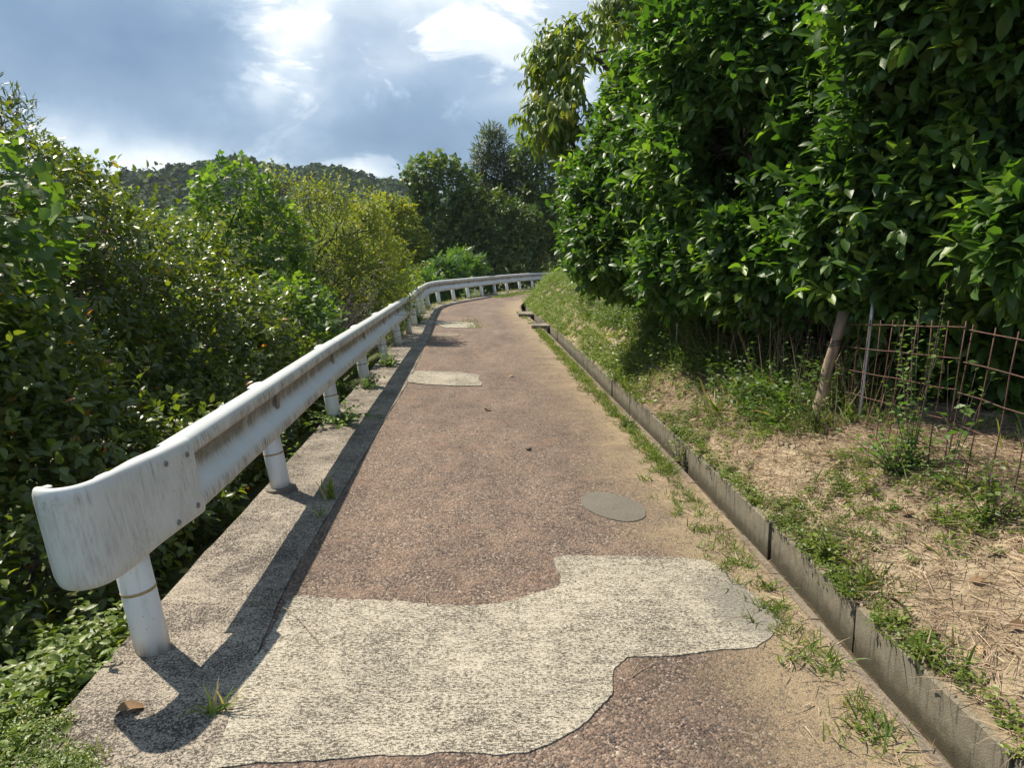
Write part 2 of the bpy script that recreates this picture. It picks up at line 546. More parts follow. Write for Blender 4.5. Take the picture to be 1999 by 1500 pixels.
M['patch'] = concrete('pale_patch_concrete', (.45, .405, .325), (.075, .062, .048), (.7, 1.3), (.435, .56), 84, .8, (1.30, 3.08, .38, 1), .13)
M['patch_grey'] = concrete('grey_patch', (.20, .18, .15), (.11, .098, .082), (1, 1), (.35, .65), 150)
M['kerb'] = concrete('rough_edge_concrete', (.36, .31, .25), (.050, .041, .034), (1, 1), (.44, .575), 88, .85)
M['brown_patch'] = concrete('brown_patch', (.25, .205, .155), (.11, .085, .065), (1, 1), (.38, .62), 100)

# precast gutter: grey with moss and black runs
M['gutter'], t = material('stained_gutter_concrete')
p = t.pos
zz = t.node('ShaderNodeSeparateXYZ'); t.l.new(p, zz.inputs[0])
n = t.noise(p, 18, 5, .65)
runs = t.math('ADD', t.math('MULTIPLY', t.noise(t.scaled(p, 34, 34, 2.4), 1.0, 5, .65), .6), t.math('MULTIPLY', t.noise(p, 3.2, 4, .6), .4))
col = t.mix(n, (.115, .10, .07), (.255, .225, .165))
col = t.mix(t.math('MULTIPLY', t.step(runs, .51, .60), .8), col, (.055, .048, .036))
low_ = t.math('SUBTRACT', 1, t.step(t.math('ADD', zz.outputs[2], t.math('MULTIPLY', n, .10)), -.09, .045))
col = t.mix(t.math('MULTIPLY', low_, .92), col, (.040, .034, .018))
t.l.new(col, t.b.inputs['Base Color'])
t.b.inputs['Roughness'].default_value = .9
t.l.new(t.bump(t.math('ADD', n, t.noise(p, 160, 3)), .5, .006), t.b.inputs['Normal'])

# soils
def soil(name, stops, scale, strength=.8, dist=.03, fine=160):
    m, t = material(name)
    a = t.noise(t.pos, scale, 6, .68)
    b = t.noise(t.pos, fine, 3, .7)
    c = t.noise(t.pos, scale * .22, 4, .6)
    f = t.math('ADD', t.math('ADD', t.math('MULTIPLY', a, .5), t.math('MULTIPLY', b, .25)), t.math('MULTIPLY', c, .25))
    t.l.new(t.ramp(f, stops), t.b.inputs['Base Color'])
    t.b.inputs['Roughness'].default_value = .95
    t.b.inputs['Specular IOR Level'].default_value = .15
    t.l.new(t.bump(f, strength, dist), t.b.inputs['Normal'])
    return m


M['bank'] = soil('dry_bank_soil', [(.34, (.09, .068, .045)), (.45, (.21, .162, .108)), (.54, (.335, .27, .185)), (.66, (.43, .36, .25))], 7)
M['ground'] = soil('undergrowth_soil', [(.35, (.03, .032, .015)), (.5, (.055, .07, .022)), (.65, (.10, .11, .04))], 2.5)
M['mud'] = soil('gutter_mud', [(.38, (.03, .025, .016)), (.5, (.08, .062, .038)), (.62, (.18, .14, .095))], 22)
M['rust'], t = material('rusty_wire')
t.l.new(t.ramp(t.noise(t.pos, 70, 4, .7), [(.3, (.045, .024, .018)), (.55, (.105, .050, .036)), (.75, (.17, .095, .07))]), t.b.inputs['Base Color'])
t.b.inputs['Roughness'].default_value = .85
M['old_wood'] = bark_mat('weathered_stake_wood', (.13, .09, .062), (.34, .26, .19), 20)
M['pipe'], t = material('galvanised_pipe')
t.l.new(t.ramp(t.noise(t.pos, 30, 3), [(.35, (.33, .34, .35)), (.65, (.50, .51, .52))]), t.b.inputs['Base Color'])
t.b.inputs['Metallic'].default_value = .75
t.b.inputs['Roughness'].default_value = .45
M['cable'], t = material('black_cable')
t.b.inputs['Base Color'].default_value = (.02, .02, .02, 1)
M['stone'] = soil('road_stone', [(.35, (.06, .055, .05)), (.6, (.2, .18, .16))], 40)

# ------------------------------------------------------------------ plan of the place (x of each line as a function of y)
def curve_fn(pts):
    pts = np.array(pts, float)
    ys, xs = pts[:, 1], pts[:, 0]
    d = np.gradient(xs, ys)

    def fn(y):
        y = np.asarray(y, float)
        yc = np.clip(y, ys[0], ys[-1])
        i = np.clip(np.searchsorted(ys, yc) - 1, 0, len(ys) - 2)
        h = ys[i + 1] - ys[i]
        q = (yc - ys[i]) / h
        r = (2 * q**3 - 3 * q**2 + 1) * xs[i] + (q**3 - 2 * q**2 + q) * h * d[i] + (-2 * q**3 + 3 * q**2) * xs[i + 1] + (q**3 - q**2) * h * d[i + 1]
        return r + np.where(y > ys[-1], (y - ys[-1]) * d[-1], 0) + np.where(y < ys[0], (y - ys[0]) * d[0], 0)
    return fn


RAIL_PTS = [(-1.485, 2.70), (-1.605, 4.74), (-1.74, 6.82), (-1.845, 8.82), (-1.955, 10.82), (-2.06, 12.86), (-2.15, 14.80), (-2.27, 16.60), (-2.41, 18.4),
            (-2.54, 20.4), (-2.62, 22.4), (-2.47, 24.25), (-2.09, 25.8), (-1.66, 27.3), (-1.20, 28.9), (-.72, 30.6), (-.20, 32.3), (.39, 34.0), (1.03, 35.5), (1.76, 36.9), (2.6, 38.2), (3.55, 39.4)]
rail_x = curve_fn([(-1.40, 1.2)] + RAIL_PTS)
edge_off = curve_fn([(-.165, 0), (-.165, 3), (-.15, 5), (-.13, 8), (-.15, 14), (-.25, 24), (-.4, 32), (-.5, 40)])
kerb_l = lambda y: rail_x(y) + edge_off(y)
joint_off = curve_fn([(.50, 0), (.50, 2), (.415, 3.2), (.43, 4.4), (.48, 6.5), (.52, 9.3), (.47, 13.2), (.39, 19), (.4, 24), (.5, 30), (.6, 40)])
kerb_r = lambda y: rail_x(y) + joint_off(y)
lip_x = curve_fn([(1.43, -1), (1.405, 2), (1.387, 2.6), (1.38, 3.2), (1.36, 3.9), (1.312, 5.3), (1.183, 7.6), (.985, 11.2), (.80, 14.5), (.53, 18.2), (.30, 21.5), (.40, 24.8), (.98, 27.7), (1.8, 30.3), (2.9, 32.6), (4.3, 34.6), (6.0, 36.5), (9.0, 39.5)])
wall_x = lambda y: lip_x(y) + .148
KEND = 39.4


def sstep(v, a, b):
    q = np.clip((v - a) / (b - a), 0, 1)
    return q * q * (3 - 2 * q)


def bank_z(x, y):
    d = np.maximum(x - wall_x(y), 0)
    rise = np.interp(y, [0, 4.5, 6, 9, 14, 20, 40], [.29, .31, .40, .56, .80, .78, .5])
    z = .080 + .055 * sstep(d, .01, .25) + rise * sstep(d, .03, .85) + .05 * d + .11 * np.maximum(d - 2.5, 0)
    P = np.stack([np.asarray(x, float), np.asarray(y, float)], -1)
    z = z + sstep(d, .03, .4) * (.032 * wob(P, 3.1, 3) + .020 * wob(P, 8.0, 4) + .009 * wob(P, 21.0, 6))
    return z


def hill_z(x, y):
    r = np.hypot(x, y)
    az_ = np.degrees(np.arctan2(x, np.maximum(y, 1)))
    prof = 8.6 + np.interp(az_, [-60, -45, -36, -31, -27.1, -25, -23.3, -20, -18, -16.6, -15, -13, -11.5, -9.7, -8.8, -6, -2, 10, 40],
                     [6, 14, 18, 21, 23, 24.5, 26.5, 28.5, 26.5, 25.6, 27.2, 27.2, 25, 22.8, 21.5, 17, 12, 8, 6])
    return prof * sstep(r, 120, 262) * (1 - .35 * sstep(r, 275, 420))


def ground_z(x, y):
    x = np.asarray(x, float); y = np.asarray(y, float)
    dl = kerb_l(np.minimum(y, 46)) - x
    dr = x - wall_x(np.minimum(y, 46))
    zl = -.32 - 1.1 * sstep(dl, 0, 2.2) - 3.2 * sstep(dl, 1.0, 11) - 4 * sstep(dl, 10, 60)
    zr = np.where(dr > 0, bank_z(x, np.minimum(y, 46)) - .30 * (1 - sstep(dr, 13.0, 14.5)), -.32)
    z = np.where(dl > 0, zl, np.where(dr > 0, zr, -.32))
    z = np.where(y > 39, np.where(dl > 0, zl, z), z)
    P = np.stack([x, y], -1)
    z = z + .12 * wob(P, .9, 9) * sstep(np.maximum(dl, dr - 14), .6, 3)
    return np.minimum(z, 9) + hill_z(x, y)


# ------------------------------------------------------------------ ground sheet
def grid_mesh(name, xs, ys, zf, mat):
    X, Y = np.meshgrid(xs, ys)
    Z = zf(X, Y)
    V = np.stack([X, Y, Z], -1).reshape(-1, 3)
    nx, ny = len(xs), len(ys)
    i = np.arange((nx - 1) * (ny - 1))
    a = (i // (nx - 1)) * nx + i % (nx - 1)
    return mesh_np(name, V, np.stack([a, a + 1, a + nx + 1, a + nx], -1), mat)


def graded(lo, hi, fine_lo, fine_hi, step):
    c = list(np.arange(fine_lo, fine_hi + 1e-6, step))
    s, v = step, fine_hi
    while v < hi:
        s *= 1.18; v += s; c.append(v)
    s, v = step, fine_lo
    while v > lo:
        s *= 1.18; v -= s; c.insert(0, v)
    return np.array(c)


g = link('ground', grid_mesh('ground', graded(-900, 900, -14, 17, .4), graded(-60, 1500, -3, 46, .4), ground_z, M['ground']))
tag(g, 'dark undergrowth soil falling away beside the road and rising to far hills', kind='structure')

# ------------------------------------------------------------------ road, edge strip, bank: ribbons in y
def ribbon(name, x0, x1, ys, cols, mat, z0=0.0, z1=0.0, zfun=None):
    n = len(ys)
    q = np.linspace(0, 1, cols + 1)
    a, b = x0(ys), x1(ys)
    X = a[:, None] * (1 - q) + b[:, None] * q
    Y = np.repeat(ys[:, None], cols + 1, 1)
    Z = np.full_like(X, 0) + z0 * (1 - q) + z1 * q if zfun is None else zfun(X, Y)
    V = np.stack([X, Y, Z], -1).reshape(-1, 3)
    uv = np.stack([(b[:, None] - X), np.repeat((b - a)[:, None], cols + 1, 1)], -1).reshape(-1, 2)
    c1 = cols + 1
    i = np.arange((n - 1) * cols)
    s = (i // cols) * c1 + i % cols
    return mesh_np(name, V, np.stack([s, s + 1, s + c1 + 1, s + c1], -1), mat, uv=uv)


ys_road = np.arange(-1.0, KEND + .01, .12)


def road_surface(X, Y):
    P = np.stack([X, Y], -1)
    return .0022 * wob(P, 2.2, 21) + .0014 * wob(P, 6.0, 22) - .006


road = link('road', ribbon('road', lambda y: kerb_r(y) - .004, lambda y: lip_x(y) - .014 + .010 * wob(np.stack([0 * y, y], -1), 7, 51), ys_road, 26, M['road'], zfun=road_surface))
tag(road, 'narrow worn reddish-brown lane curving right beyond the guardrail', kind='structure')

# concrete edge strip that carries the guardrail
def edge_strip():
    ys = np.arange(-1.0, KEND + .01, .12)
    r = np.random.default_rng(5)
    jag = .012 * wob(np.stack([ys * 0, ys], -1), 5, 31) + .006 * wob(np.stack([ys * 0, ys], -1), 17, 32)
    rows = [(kerb_l(ys) + jag + .03, np.full_like(ys, -1.3)), (kerb_l(ys) + jag, np.full_like(ys, -.03)), (kerb_l(ys) + jag + .02, np.full_like(ys, -.001))]
    for q in np.linspace(.06, .94, 7):
        X = kerb_l(ys) * (1 - q) + kerb_r(ys) * q
        rows.append((X, .001 + .003 * wob(np.stack([X, ys], -1), 6, 33)))
    j2 = .006 * wob(np.stack([ys * 0, ys], -1), 9, 34)
    rows += [(kerb_r(ys) + j2 - .01, np.full_like(ys, -.002)), (kerb_r(ys) + j2, np.full_like(ys, -.05))]
    n, k = len(ys), len(rows)
    V = np.stack([np.stack([x, ys, z], -1) for x, z in rows], 1).reshape(-1, 3)
    i = np.arange((n - 1) * (k - 1))
    s = (i // (k - 1)) * k + i % (k - 1)
    m = mesh_np('edge_strip', V, np.stack([s, s + 1, s + k + 1, s + k], -1), M['kerb'], smooth=False)
    return tag(link('edge_strip', m), 'rough grey concrete edge strip under the guardrail', kind='structure')


edge_strip()

# bank of dry soil behind the gutter
def bank():
    ys = np.concatenate([np.arange(-1, 12, .06), np.arange(12, 40, .2)])
    ds = np.concatenate([np.arange(0, 1.6, .05), np.arange(1.6, 14.6, .4)])
    Y, Dd = np.meshgrid(ys, ds, indexing='ij')
    X = wall_x(Y) + .010 + Dd
    Z = bank_z(X, Y)
    V = np.stack([X, Y, Z], -1).reshape(-1, 3)
    k = len(ds)
    i = np.arange((len(ys) - 1) * (k - 1))
    s = (i // (k - 1)) * k + i % (k - 1)
    tag(link('bank', mesh_np('bank', V, np.stack([s, s + 1, s + k + 1, s + k], -1), M['bank'])), 'dry straw-strewn earth bank above the gutter', kind='structure')


bank()

# ------------------------------------------------------------------ concrete patches on the road
def slab(name, pts, mat, h=.010, rough=.008, seed=1, parent=None):
    """flat slab with an irregular outline, extruded; pts are metres on the ground"""
    pts = np.array(pts, float)
    r = np.random.default_rng(seed)
    out = []
    N = len(pts)
    for i in range(N):
        p0, p1, p2, p3 = pts[i - 1], pts[i], pts[(i + 1) % N], pts[(i + 2) % N]
        k = max(1, int(np.hypot(*(p2 - p1)) / .022))
        for j in range(k):
            q = j / k
            c = .5 * (2 * p1 + (p2 - p0) * q + (2 * p0 - 5 * p1 + 4 * p2 - p3) * q**2 + (3 * p1 - p0 - 3 * p2 + p3) * q**3)
            lin = p1 + (p2 - p1) * q
            out.append(.6 * c + .4 * lin)
    out = np.array(out)
    out = out + rough * (1.1 * np.stack([wob(out, 9, seed), wob(out, 9, seed + 9)], -1) + .8 * np.stack([wob(out, 31, seed + 3), wob(out, 31, seed + 4)], -1)) + r.normal(size=out.shape) * rough * .12
    n = len(out)
    V = [(x, y, h) for x, y in out] + [(x, y, -.03) for x, y in out]
    F = [tuple(range(n))] + [(i, n + i, n + (i + 1) % n, (i + 1) % n) for i in range(n)]
    area = 0.5 * sum(out[i][0] * out[(i + 1) % n][1] - out[(i + 1) % n][0] * out[i][1] for i in range(n))
    if area < 0:
        F = [tuple(reversed(f)) for f in F]
    m = poly_mesh(name, V, F, mat)
    return link(name, m, parent)


NEAR_PATCH = [(-1.036, 3.166), (-.741, 3.134), (-.362, 3.08), (-.132, 3.08), (.188, 3.232), (.24, 3.344), (.235, 3.62), (.638, 3.62), (1.02, 3.58), (1.10, 3.44),
              (1.175, 3.12), (1.195, 2.93), (1.09, 2.78), (.965, 2.705), (.825, 2.68), (.638, 2.648), (.468, 2.636), (.395, 2.54), (.362, 2.37), (.258, 2.225),
              (.095, 2.105), (0, 2.07), (-.25, 2.08), (-.48, 2.05), (-.77, 2.022), (-1.00, 2.01), (-1.02, 2.4), (-1.05, 2.8)]
o = slab('concrete_patch', NEAR_PATCH, M['patch'], -.0005, .014, 1, road); tag(o, 'large pale concrete repair across the lane')
o = slab('concrete_patch', [(-1.365, 9.90), (-.84, 9.85), (-.46, 9.62), (-.43, 9.2), (-.40, 8.78), (-.83, 8.78), (-1.33, 9.05)], M['patch'], .003, .014, 2, road); tag(o, 'pale rectangular concrete repair')
o = slab('concrete_patch', [(-1.92, 17.6), (-1.30, 17.7), (-.95, 17.3), (-.86, 16.1), (-1.5, 16.2), (-1.75, 16.8)], M['patch'], .003, .02, 3, road); tag(o, 'small far concrete repair')
o = slab('brown_patch', [(-1.60, 14.9), (-1.15, 14.95), (-1.1, 14.4), (-1.6, 14.3)], M['brown_patch'], .005, .015, 4, road)
th = np.linspace(0, 2 * math.pi, 40, endpoint=False)
o = slab('tar_patch', [(.655 + .20 * math.cos(a) * (1 + .06 * math.sin(2 * a)), 4.42 + .26 * math.sin(a) - .10 * math.cos(a)) for a in th], M['patch_grey'], -.0012, .007, 5, road); tag(o, 'smooth grey oval patch')

# ------------------------------------------------------------------ gutter of precast pieces
gutter = empty('gutter', (1.45, 2, 0), label='concrete roadside gutter with stained wall along the bank', kind='structure')


def gutter_piece(y0, y1, kind, r):
    ys = np.linspace(y0, y1, 4)
    if kind == 'wall':
        off = r.normal() * .006; top = .075 + r.normal() * .007
        prof = [(.002, -.26), (-.004, top - .01), (.002, top), (.028, top), (.03, -.26)]
        base = wall_x(ys) + off
    else:
        off = r.normal() * .003; top = -.002 + r.normal() * .003
        prof = [(-.048, -.26), (-.048, top), (-.006, top), (0, top - .006), (.004, -.26)]
        base = lip_x(ys) + off
    k = len(prof)
    V = np.stack([np.stack([base + a, ys, np.full_like(ys, b)], -1) for a, b in prof], 1).reshape(-1, 3)
    F = []
    for i in range(len(ys) - 1):
        for j in range(k):
            F.append((i * k + j, i * k + (j + 1) % k, (i + 1) * k + (j + 1) % k, (i + 1) * k + j))
    F += [tuple(range(k))[::-1], tuple(range((len(ys) - 1) * k, len(ys) * k))]
    return V, F


r = np.random.default_rng(11)
y = .02
while y < 24.0:
    L = .975
    g_ = .012 + abs(r.normal()) * .008
    V, F = gutter_piece(y, y + L - g_, 'wall', r)
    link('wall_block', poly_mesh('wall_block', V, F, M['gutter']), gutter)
    V, F = gutter_piece(y, y + L - .006, 'lip', r)
    link('lip_block', poly_mesh('lip_block', V, F, M['brown_patch']), gutter)
    y += L
yf = np.arange(.3, 24.0, .1)
link('gutter_bed', ribbon('gutter_bed', lambda y: lip_x(y) + .002, lambda y: wall_x(y) + .004, yf, 3, M['mud'], zfun=lambda X, Y: -.16 + .015 * wob(np.stack([X, Y], -1), 14, 41) - .05 * sstep(Y, 12, 16)), gutter)
for yy, w_ in ((16.2, .55), (19.6, .9)):
    xm = float(lip_x(yy)) + .07
    V, F = box(xm, yy, .035, .62, w_, .075)
    o = link('cover_slab', poly_mesh('cover_slab', V, F, M['kerb']), gutter)
    mod = o.modifiers.new('bevel', 'BEVEL'); mod.width = .012; mod.segments = 2

# ------------------------------------------------------------------ guardrail
LEAN = .14
rail_root = empty('guardrail', (RAIL_PTS[0][0], RAIL_PTS[0][1], 0), label='long weathered white corrugated steel guardrail along the lane edge', cat='guardrail')
ypath = np.arange(2.99, 39.2, .02)
pp = np.stack([rail_x(ypath), ypath], -1)
# smooth the plan line
ker = np.hanning(61); ker /= ker.sum()
pad = np.pad(pp, ((30, 30), (0, 0)), 'reflect', reflect_type='odd')
pp = np.stack([np.convolve(pad[:, i], ker, 'valid') for i in (0, 1)], -1)
seg = np.r_[0, np.cumsum(np.hypot(*np.diff(pp, axis=0).T))]


def rail_at(s):
    p = np.stack([np.interp(s, seg, pp[:, 0]), np.interp(s, seg, pp[:, 1])], -1)
    q = np.stack([np.interp(s + .02, seg, pp[:, 0]), np.interp(s + .02, seg, pp[:, 1])], -1)
    q0 = np.stack([np.interp(s - .02, seg, pp[:, 0]), np.interp(s - .02, seg, pp[:, 1])], -1)
    T = q - q0
    T /= np.linalg.norm(T, axis=-1)[..., None]
    return p, np.stack([T[..., 1], -T[..., 0]], -1)          # point and its road-side normal


# profile of the beam: (v height, n towards the road)
PROF = np.array([(.176, -.004), (.181, .004), (.181, .018), (.176, .042), (.168, .060), (.154, .070), (.130, .074), (.106, .073), (.088, .064), (.076, .048), (.064, .030), (.046, .018),
                 (.020, .012), (-.006, .013), (-.030, .020), (-.050, .034), (-.068, .054), (-.086, .068), (-.106, .075), (-.130, .077), (-.152, .073), (-.168, .062), (-.178, .044), (-.184, .018), (-.186, .004), (-.182, -.004)])
PV, PN = PROF[:, 0].copy(), PROF[:, 1].copy()


def sweep(P2, N2, prof_v, prof_n, zc, thick=.004, offs=0.0, U=None, lean_dir=None):
    """P2, N2: (k,2) plan points and normals; profile may vary along (k,p)"""
    k = len(P2)
    pv = np.broadcast_to(prof_v, (k, prof_v.shape[-1])); pn = np.broadcast_to(prof_n, (k, prof_n.shape[-1]))
    p = pv.shape[1]
    dv = np.gradient(pv, axis=1); dn = np.gradient(pn, axis=1)
    L = np.sqrt(dv**2 + dn**2) + 1e-9
    bn, bv = pn + dv / L * thick, pv - dn / L * thick
    zc = np.broadcast_to(np.asarray(zc, float), (k,))

    def emit(n_, v_):
        z = zc[:, None] + v_
        out = n_ + offs
        Ld = N2 if lean_dir is None else np.broadcast_to(np.array(lean_dir, float), N2.shape)
        return np.stack([P2[:, None, 0] + N2[:, None, 0] * out - Ld[:, None, 0] * LEAN * z, P2[:, None, 1] + N2[:, None, 1] * out - Ld[:, None, 1] * LEAN * z, z], -1)
    V = np.concatenate([emit(pn, pv), emit(bn, bv)[:, ::-1]], 1)
    q = 2 * p
    cv = np.r_[np.linspace(1, 0, p), np.linspace(0, 1, p)]
    uv = np.stack([np.repeat(U[:, None], q, 1), np.repeat(cv[None], k, 0)], -1).reshape(-1, 2)
    V = V.reshape(-1, 3)
    i = np.arange((k - 1) * q)
    a, j = i // q, i % q
    F = np.stack([a * q + j, a * q + (j + 1) % q, (a + 1) * q + (j + 1) % q, (a + 1) * q + j], -1)
    caps = []
    for row, flip in ((0, False), (k - 1, True)):
        b = row * q
        for j in range(p - 1):
            f = [b + j, b + j + 1, b + q - 2 - j, b + q - 1 - j]
            caps.append(f[::-1] if not flip else f)
    return V, np.vstack([F, caps]), uv


ZC = .612
BO = .068       # beam offset from the post axis to the back of the beam
s0, idx = 0.0, 0
while s0 < seg[-1] - .5:
    s1 = min(s0 + 4.0, seg[-1])
    s = np.arange(s0, s1 + .01, .08)
    P2, N2 = rail_at(np.clip(s, .03, seg[-1] - .03))
    T_ = np.stack([-N2[:, 1], N2[:, 0]], -1)
    P2 = P2 + T_ * (s - np.clip(s, .03, seg[-1] - .03))[:, None]
    if idx == 0:
        # first 8 cm sits under the end piece
        pass
    V, F, uv = sweep(P2, N2, PV, PN, ZC, .004, BO + (.0035 if idx % 2 else 0), U=s)
    o = link('beam', mesh_np('beam', V, F, M['beam'], uv=uv), rail_root)
    o.data.set_sharp_from_angle(angle=math.radians(50))
    s0 += 3.93
    idx += 1

# the end piece: a plain plate that bends round to the back
def end_piece():
    ctrl = np.array([(-1.434, 3.12), (-1.441, 2.99), (-1.452, 2.86), (-1.470, 2.73), (-1.478, 2.62), (-1.485, 2.53), (-1.496, 2.46), (-1.522, 2.405), (-1.568, 2.375), (-1.62, 2.368), (-1.662, 2.385), (-1.692, 2.42), (-1.702, 2.46), (-1.700, 2.50)])
    ctrl[:, 0] += LEAN * ZC          # plan line is given at beam height; sweep() adds the lean
    d = np.r_[0, np.cumsum(np.hypot(*np.diff(ctrl, axis=0).T))]
    s = np.linspace(0, d[-1], 60)
    def cs(v):
        c = np.interp(s, d, v)
        kk = np.hanning(9); kk /= kk.sum()
        return np.convolve(np.pad(c, 4, 'reflect', reflect_type='odd'), kk, 'valid')
    P2 = np.stack([cs(ctrl[:, 0]), cs(ctrl[:, 1])], -1)
    T = np.gradient(P2, axis=0); T /= np.linalg.norm(T, axis=1)[:, None]
    N2 = np.stack([-T[:, 1], T[:, 0]], -1)
    q = sstep(s, .0, .22)[:, None]
    vflat = np.array([.176, .181, .183, .180, .172, .155, .13, .10, .07, .04, .01, -.02, -.05, -.08, -.11, -.14, -.155, -.168, -.176, -.181, -.182, -.180])
    nflat = np.array([-.046, -.036, -.016, .002, .013, .019, .020, .020, .020, .020, .020, .020, .020, .020, .020, .019, .016, .010, .0, -.012, -.022, -.03])
    nflat = nflat - .020
    grow = 1 + .12 * sstep(s, .15, .6)[:, None]
    pv = np.where(vflat > 0, vflat, vflat * grow)
    pn = np.broadcast_to(nflat, pv.shape)
    pn = np.where(pn < -.006, -.006 + (pn + .006) * (1 - .45 * sstep(s, .30, .58))[:, None], pn)
    # rounded lower corner towards the tip
    tip = sstep(s, d[-1] - .12, d[-1])[:, None]
    pv = pv + np.where(vflat < 0, .05 * tip * (np.abs(vflat) / .18) ** 2, -.02 * tip * (np.abs(vflat) / .18) ** 2)
    V, F, uv = sweep(P2, N2, pv, pn, ZC, .005, 0.004, U=s, lean_dir=(1, 0))
    o = link('end_piece', mesh_np('end_piece', V, F, M['end'], uv=uv), rail_root)
    o.data.set_sharp_from_angle(angle=math.radians(55))
    # bolts through the plate
    for sb, vb in ((.06, .118), (.06, -.118), (.235, .125), (.235, -.135)):
        i = int(np.argmin(abs(s - sb)))
        n_ = float(np.interp(-vb, -vflat, pn[i])) + .005
        out = n_ - LEAN * (ZC + vb)
        c = Vector((P2[i, 0] + N2[i, 0] * out, P2[i, 1] + N2[i, 1] * out, ZC + vb))
        nn = Vector((N2[i, 0], N2[i, 1], LEAN)).normalized()
        b = link('bolt', BOLT, rail_root)
        b.matrix_basis = Matrix.Translation(c - rail_root.location) @ nn.to_track_quat('Z', 'Y').to_matrix().to_4x4()


def dome_mesh(name, r, h, mat, sides=14, rings=4):
    V, F = [], []
    for i in range(rings):
        a = (i / rings) * math.pi / 2
        for j in range(sides):
            b = 2 * math.pi * j / sides
            V.append((r * math.cos(a) * math.cos(b), r * math.cos(a) * math.sin(b), h * math.sin(a)))
    V.append((0, 0, h))
    for i in range(rings - 1):
        for j in range(sides):
            F.append((i * sides + j, i * sides + (j + 1) % sides, (i + 1) * sides + (j + 1) % sides, (i + 1) * sides + j))
    for j in range(sides):
        F.append(((rings - 1) * sides + j, (rings - 1) * sides + (j + 1) % sides, len(V) - 1))
    return poly_mesh(name, V, F, mat, True)


BOLT = dome_mesh('bolt', .014, .008, M['bolt'])
end_piece()

PR = .0665
ztop = .735
post_mesh = tube_mesh('post', [(0, 0, -.12), (0, 0, .2), (0, 0, ztop - .004)], PR, M['post'], 28)
cap_prof = [(PR + .006, 0), (PR + .007, .012), (PR * .8, .026), (PR * .4, .034), (.001, .037)]
cV, cF = [], []
for i, (a, b) in enumerate(cap_prof):
    for j in range(28):
        cV.append((a * math.cos(2 * math.pi * j / 28), a * math.sin(2 * math.pi * j / 28), b))
for i in range(len(cap_prof) - 1):
    for j in range(28):
        cF.append((i * 28 + j, i * 28 + (j + 1) % 28, (i + 1) * 28 + (j + 1) % 28, (i + 1) * 28 + j))
cF.append(tuple(range(28))[::-1])
cap_mesh = poly_mesh('post_cap', cV, cF, M['post'], True)
cap_mesh.set_sharp_from_angle(angle=math.radians(40))
tape_mesh = tube_mesh('tape_band', [(0, 0, 0), (0, 0, .012)], PR + .0015, M['tape'], 28)
band_mesh = tube_mesh('dark_band', [(0, 0, 0), (0, 0, .008)], PR + .0015, M['dark_band'], 28)
ring_prof = []
rv, rf = [], []
rr_ = np.random.default_rng(3)
for j in range(24):
    a = 2 * math.pi * j / 24
    R_ = .105 + rr_.normal() * .004
    rv += [(R_ * math.cos(a), R_ * math.sin(a), -.02), (R_ * .97 * math.cos(a), R_ * .97 * math.sin(a), .016), (PR * .9 * math.cos(a), PR * .9 * math.sin(a), .022)]
for j in range(24):
    k = (j + 1) % 24
    rf += [(3 * j, 3 * k, 3 * k + 1, 3 * j + 1), (3 * j + 1, 3 * k + 1, 3 * k + 2, 3 * j + 2)]
ring_mesh = poly_mesh('base_ring', rv, rf, M['patch_grey'])
bracket_mesh = None
for i, (x, y) in enumerate(RAIL_PTS):
    ii = int(np.argmin(np.hypot(pp[:, 0] - x, pp[:, 1] - y)))
    T = pp[min(ii + 3, len(pp) - 1)] - pp[max(ii - 3, 0)]
    T /= np.hypot(*T)
    nrm = Vector((T[1], -T[0], 0))
    axis = (Vector((0, 0, 1)) - nrm * (LEAN + rr_.normal() * .008)).normalized()
    mat = Matrix.Translation((x, y, 0)) @ axis.to_track_quat('Z', 'Y').to_matrix().to_4x4() @ Matrix.Rotation(rr_.uniform(0, 6), 4, 'Z')
    o = link('post', post_mesh, rail_root)
    o.matrix_basis = Matrix.Translation(-rail_root.location) @ mat
    def sub(name, me, z):
        q = bpy.data.objects.new(name, me); COL.objects.link(q)
        q.parent = o; q.matrix_basis = Matrix.Translation((0, 0, z)); return q
    sub('post_cap', cap_mesh, ztop - .002)
    if i < 3: sub('tape_band', tape_mesh, .262)
    elif i < 9: sub('dark_band', band_mesh, .27)
    if i in (1, 4): sub('base_ring', ring_mesh, 0.006)
    # bracket bolts on the beam in front of each post
    if i > 0:
        for du in (-.05, .05):
            if i > 7: continue
            vb = .006
            c = Vector((x, y, 0)) + Vector((T[0], T[1], 0)) * du + nrm * (BO + .0165 - LEAN * (ZC + vb)) + Vector((0, 0, ZC + vb))
            b = link('bolt', BOLT, rail_root)
            b.matrix_basis = Matrix.Translation(c - rail_root.location) @ (nrm + Vector((0, 0, LEAN))).normalized().to_track_quat('Z', 'Y').to_matrix().to_4x4()
        # spacer between post and beam
        V, F = box(0, 0, 0, .05, .07, .22)
        if bracket_mesh is None:
            bracket_mesh = poly_mesh('bracket', V, F, M['bolt'])
        c = Vector((x, y, ZC)) + nrm * (PR + .006 - LEAN * ZC)
        b = link('bracket', bracket_mesh, rail_root)
        rot = Matrix((nrm, Vector((0, 0, 1)).cross(nrm), Vector((0, 0, 1)))).transposed().to_4x4()
        b.matrix_basis = Matrix.Translation(c - rail_root.location) @ rot
# ------------------------------------------------------------------ foliage
CAM = np.array([0, 0, 1.6])
cp, sp_ = math.cos(math.radians(10.2)), math.sin(math.radians(10.2))


def view(P):
    d = P - CAM
    dep = d[:, 1] * cp - d[:, 2] * sp_
    up = d[:, 1] * sp_ + d[:, 2] * cp
    return d[:, 0] / np.maximum(dep, .01), up / np.maximum(dep, .01), dep


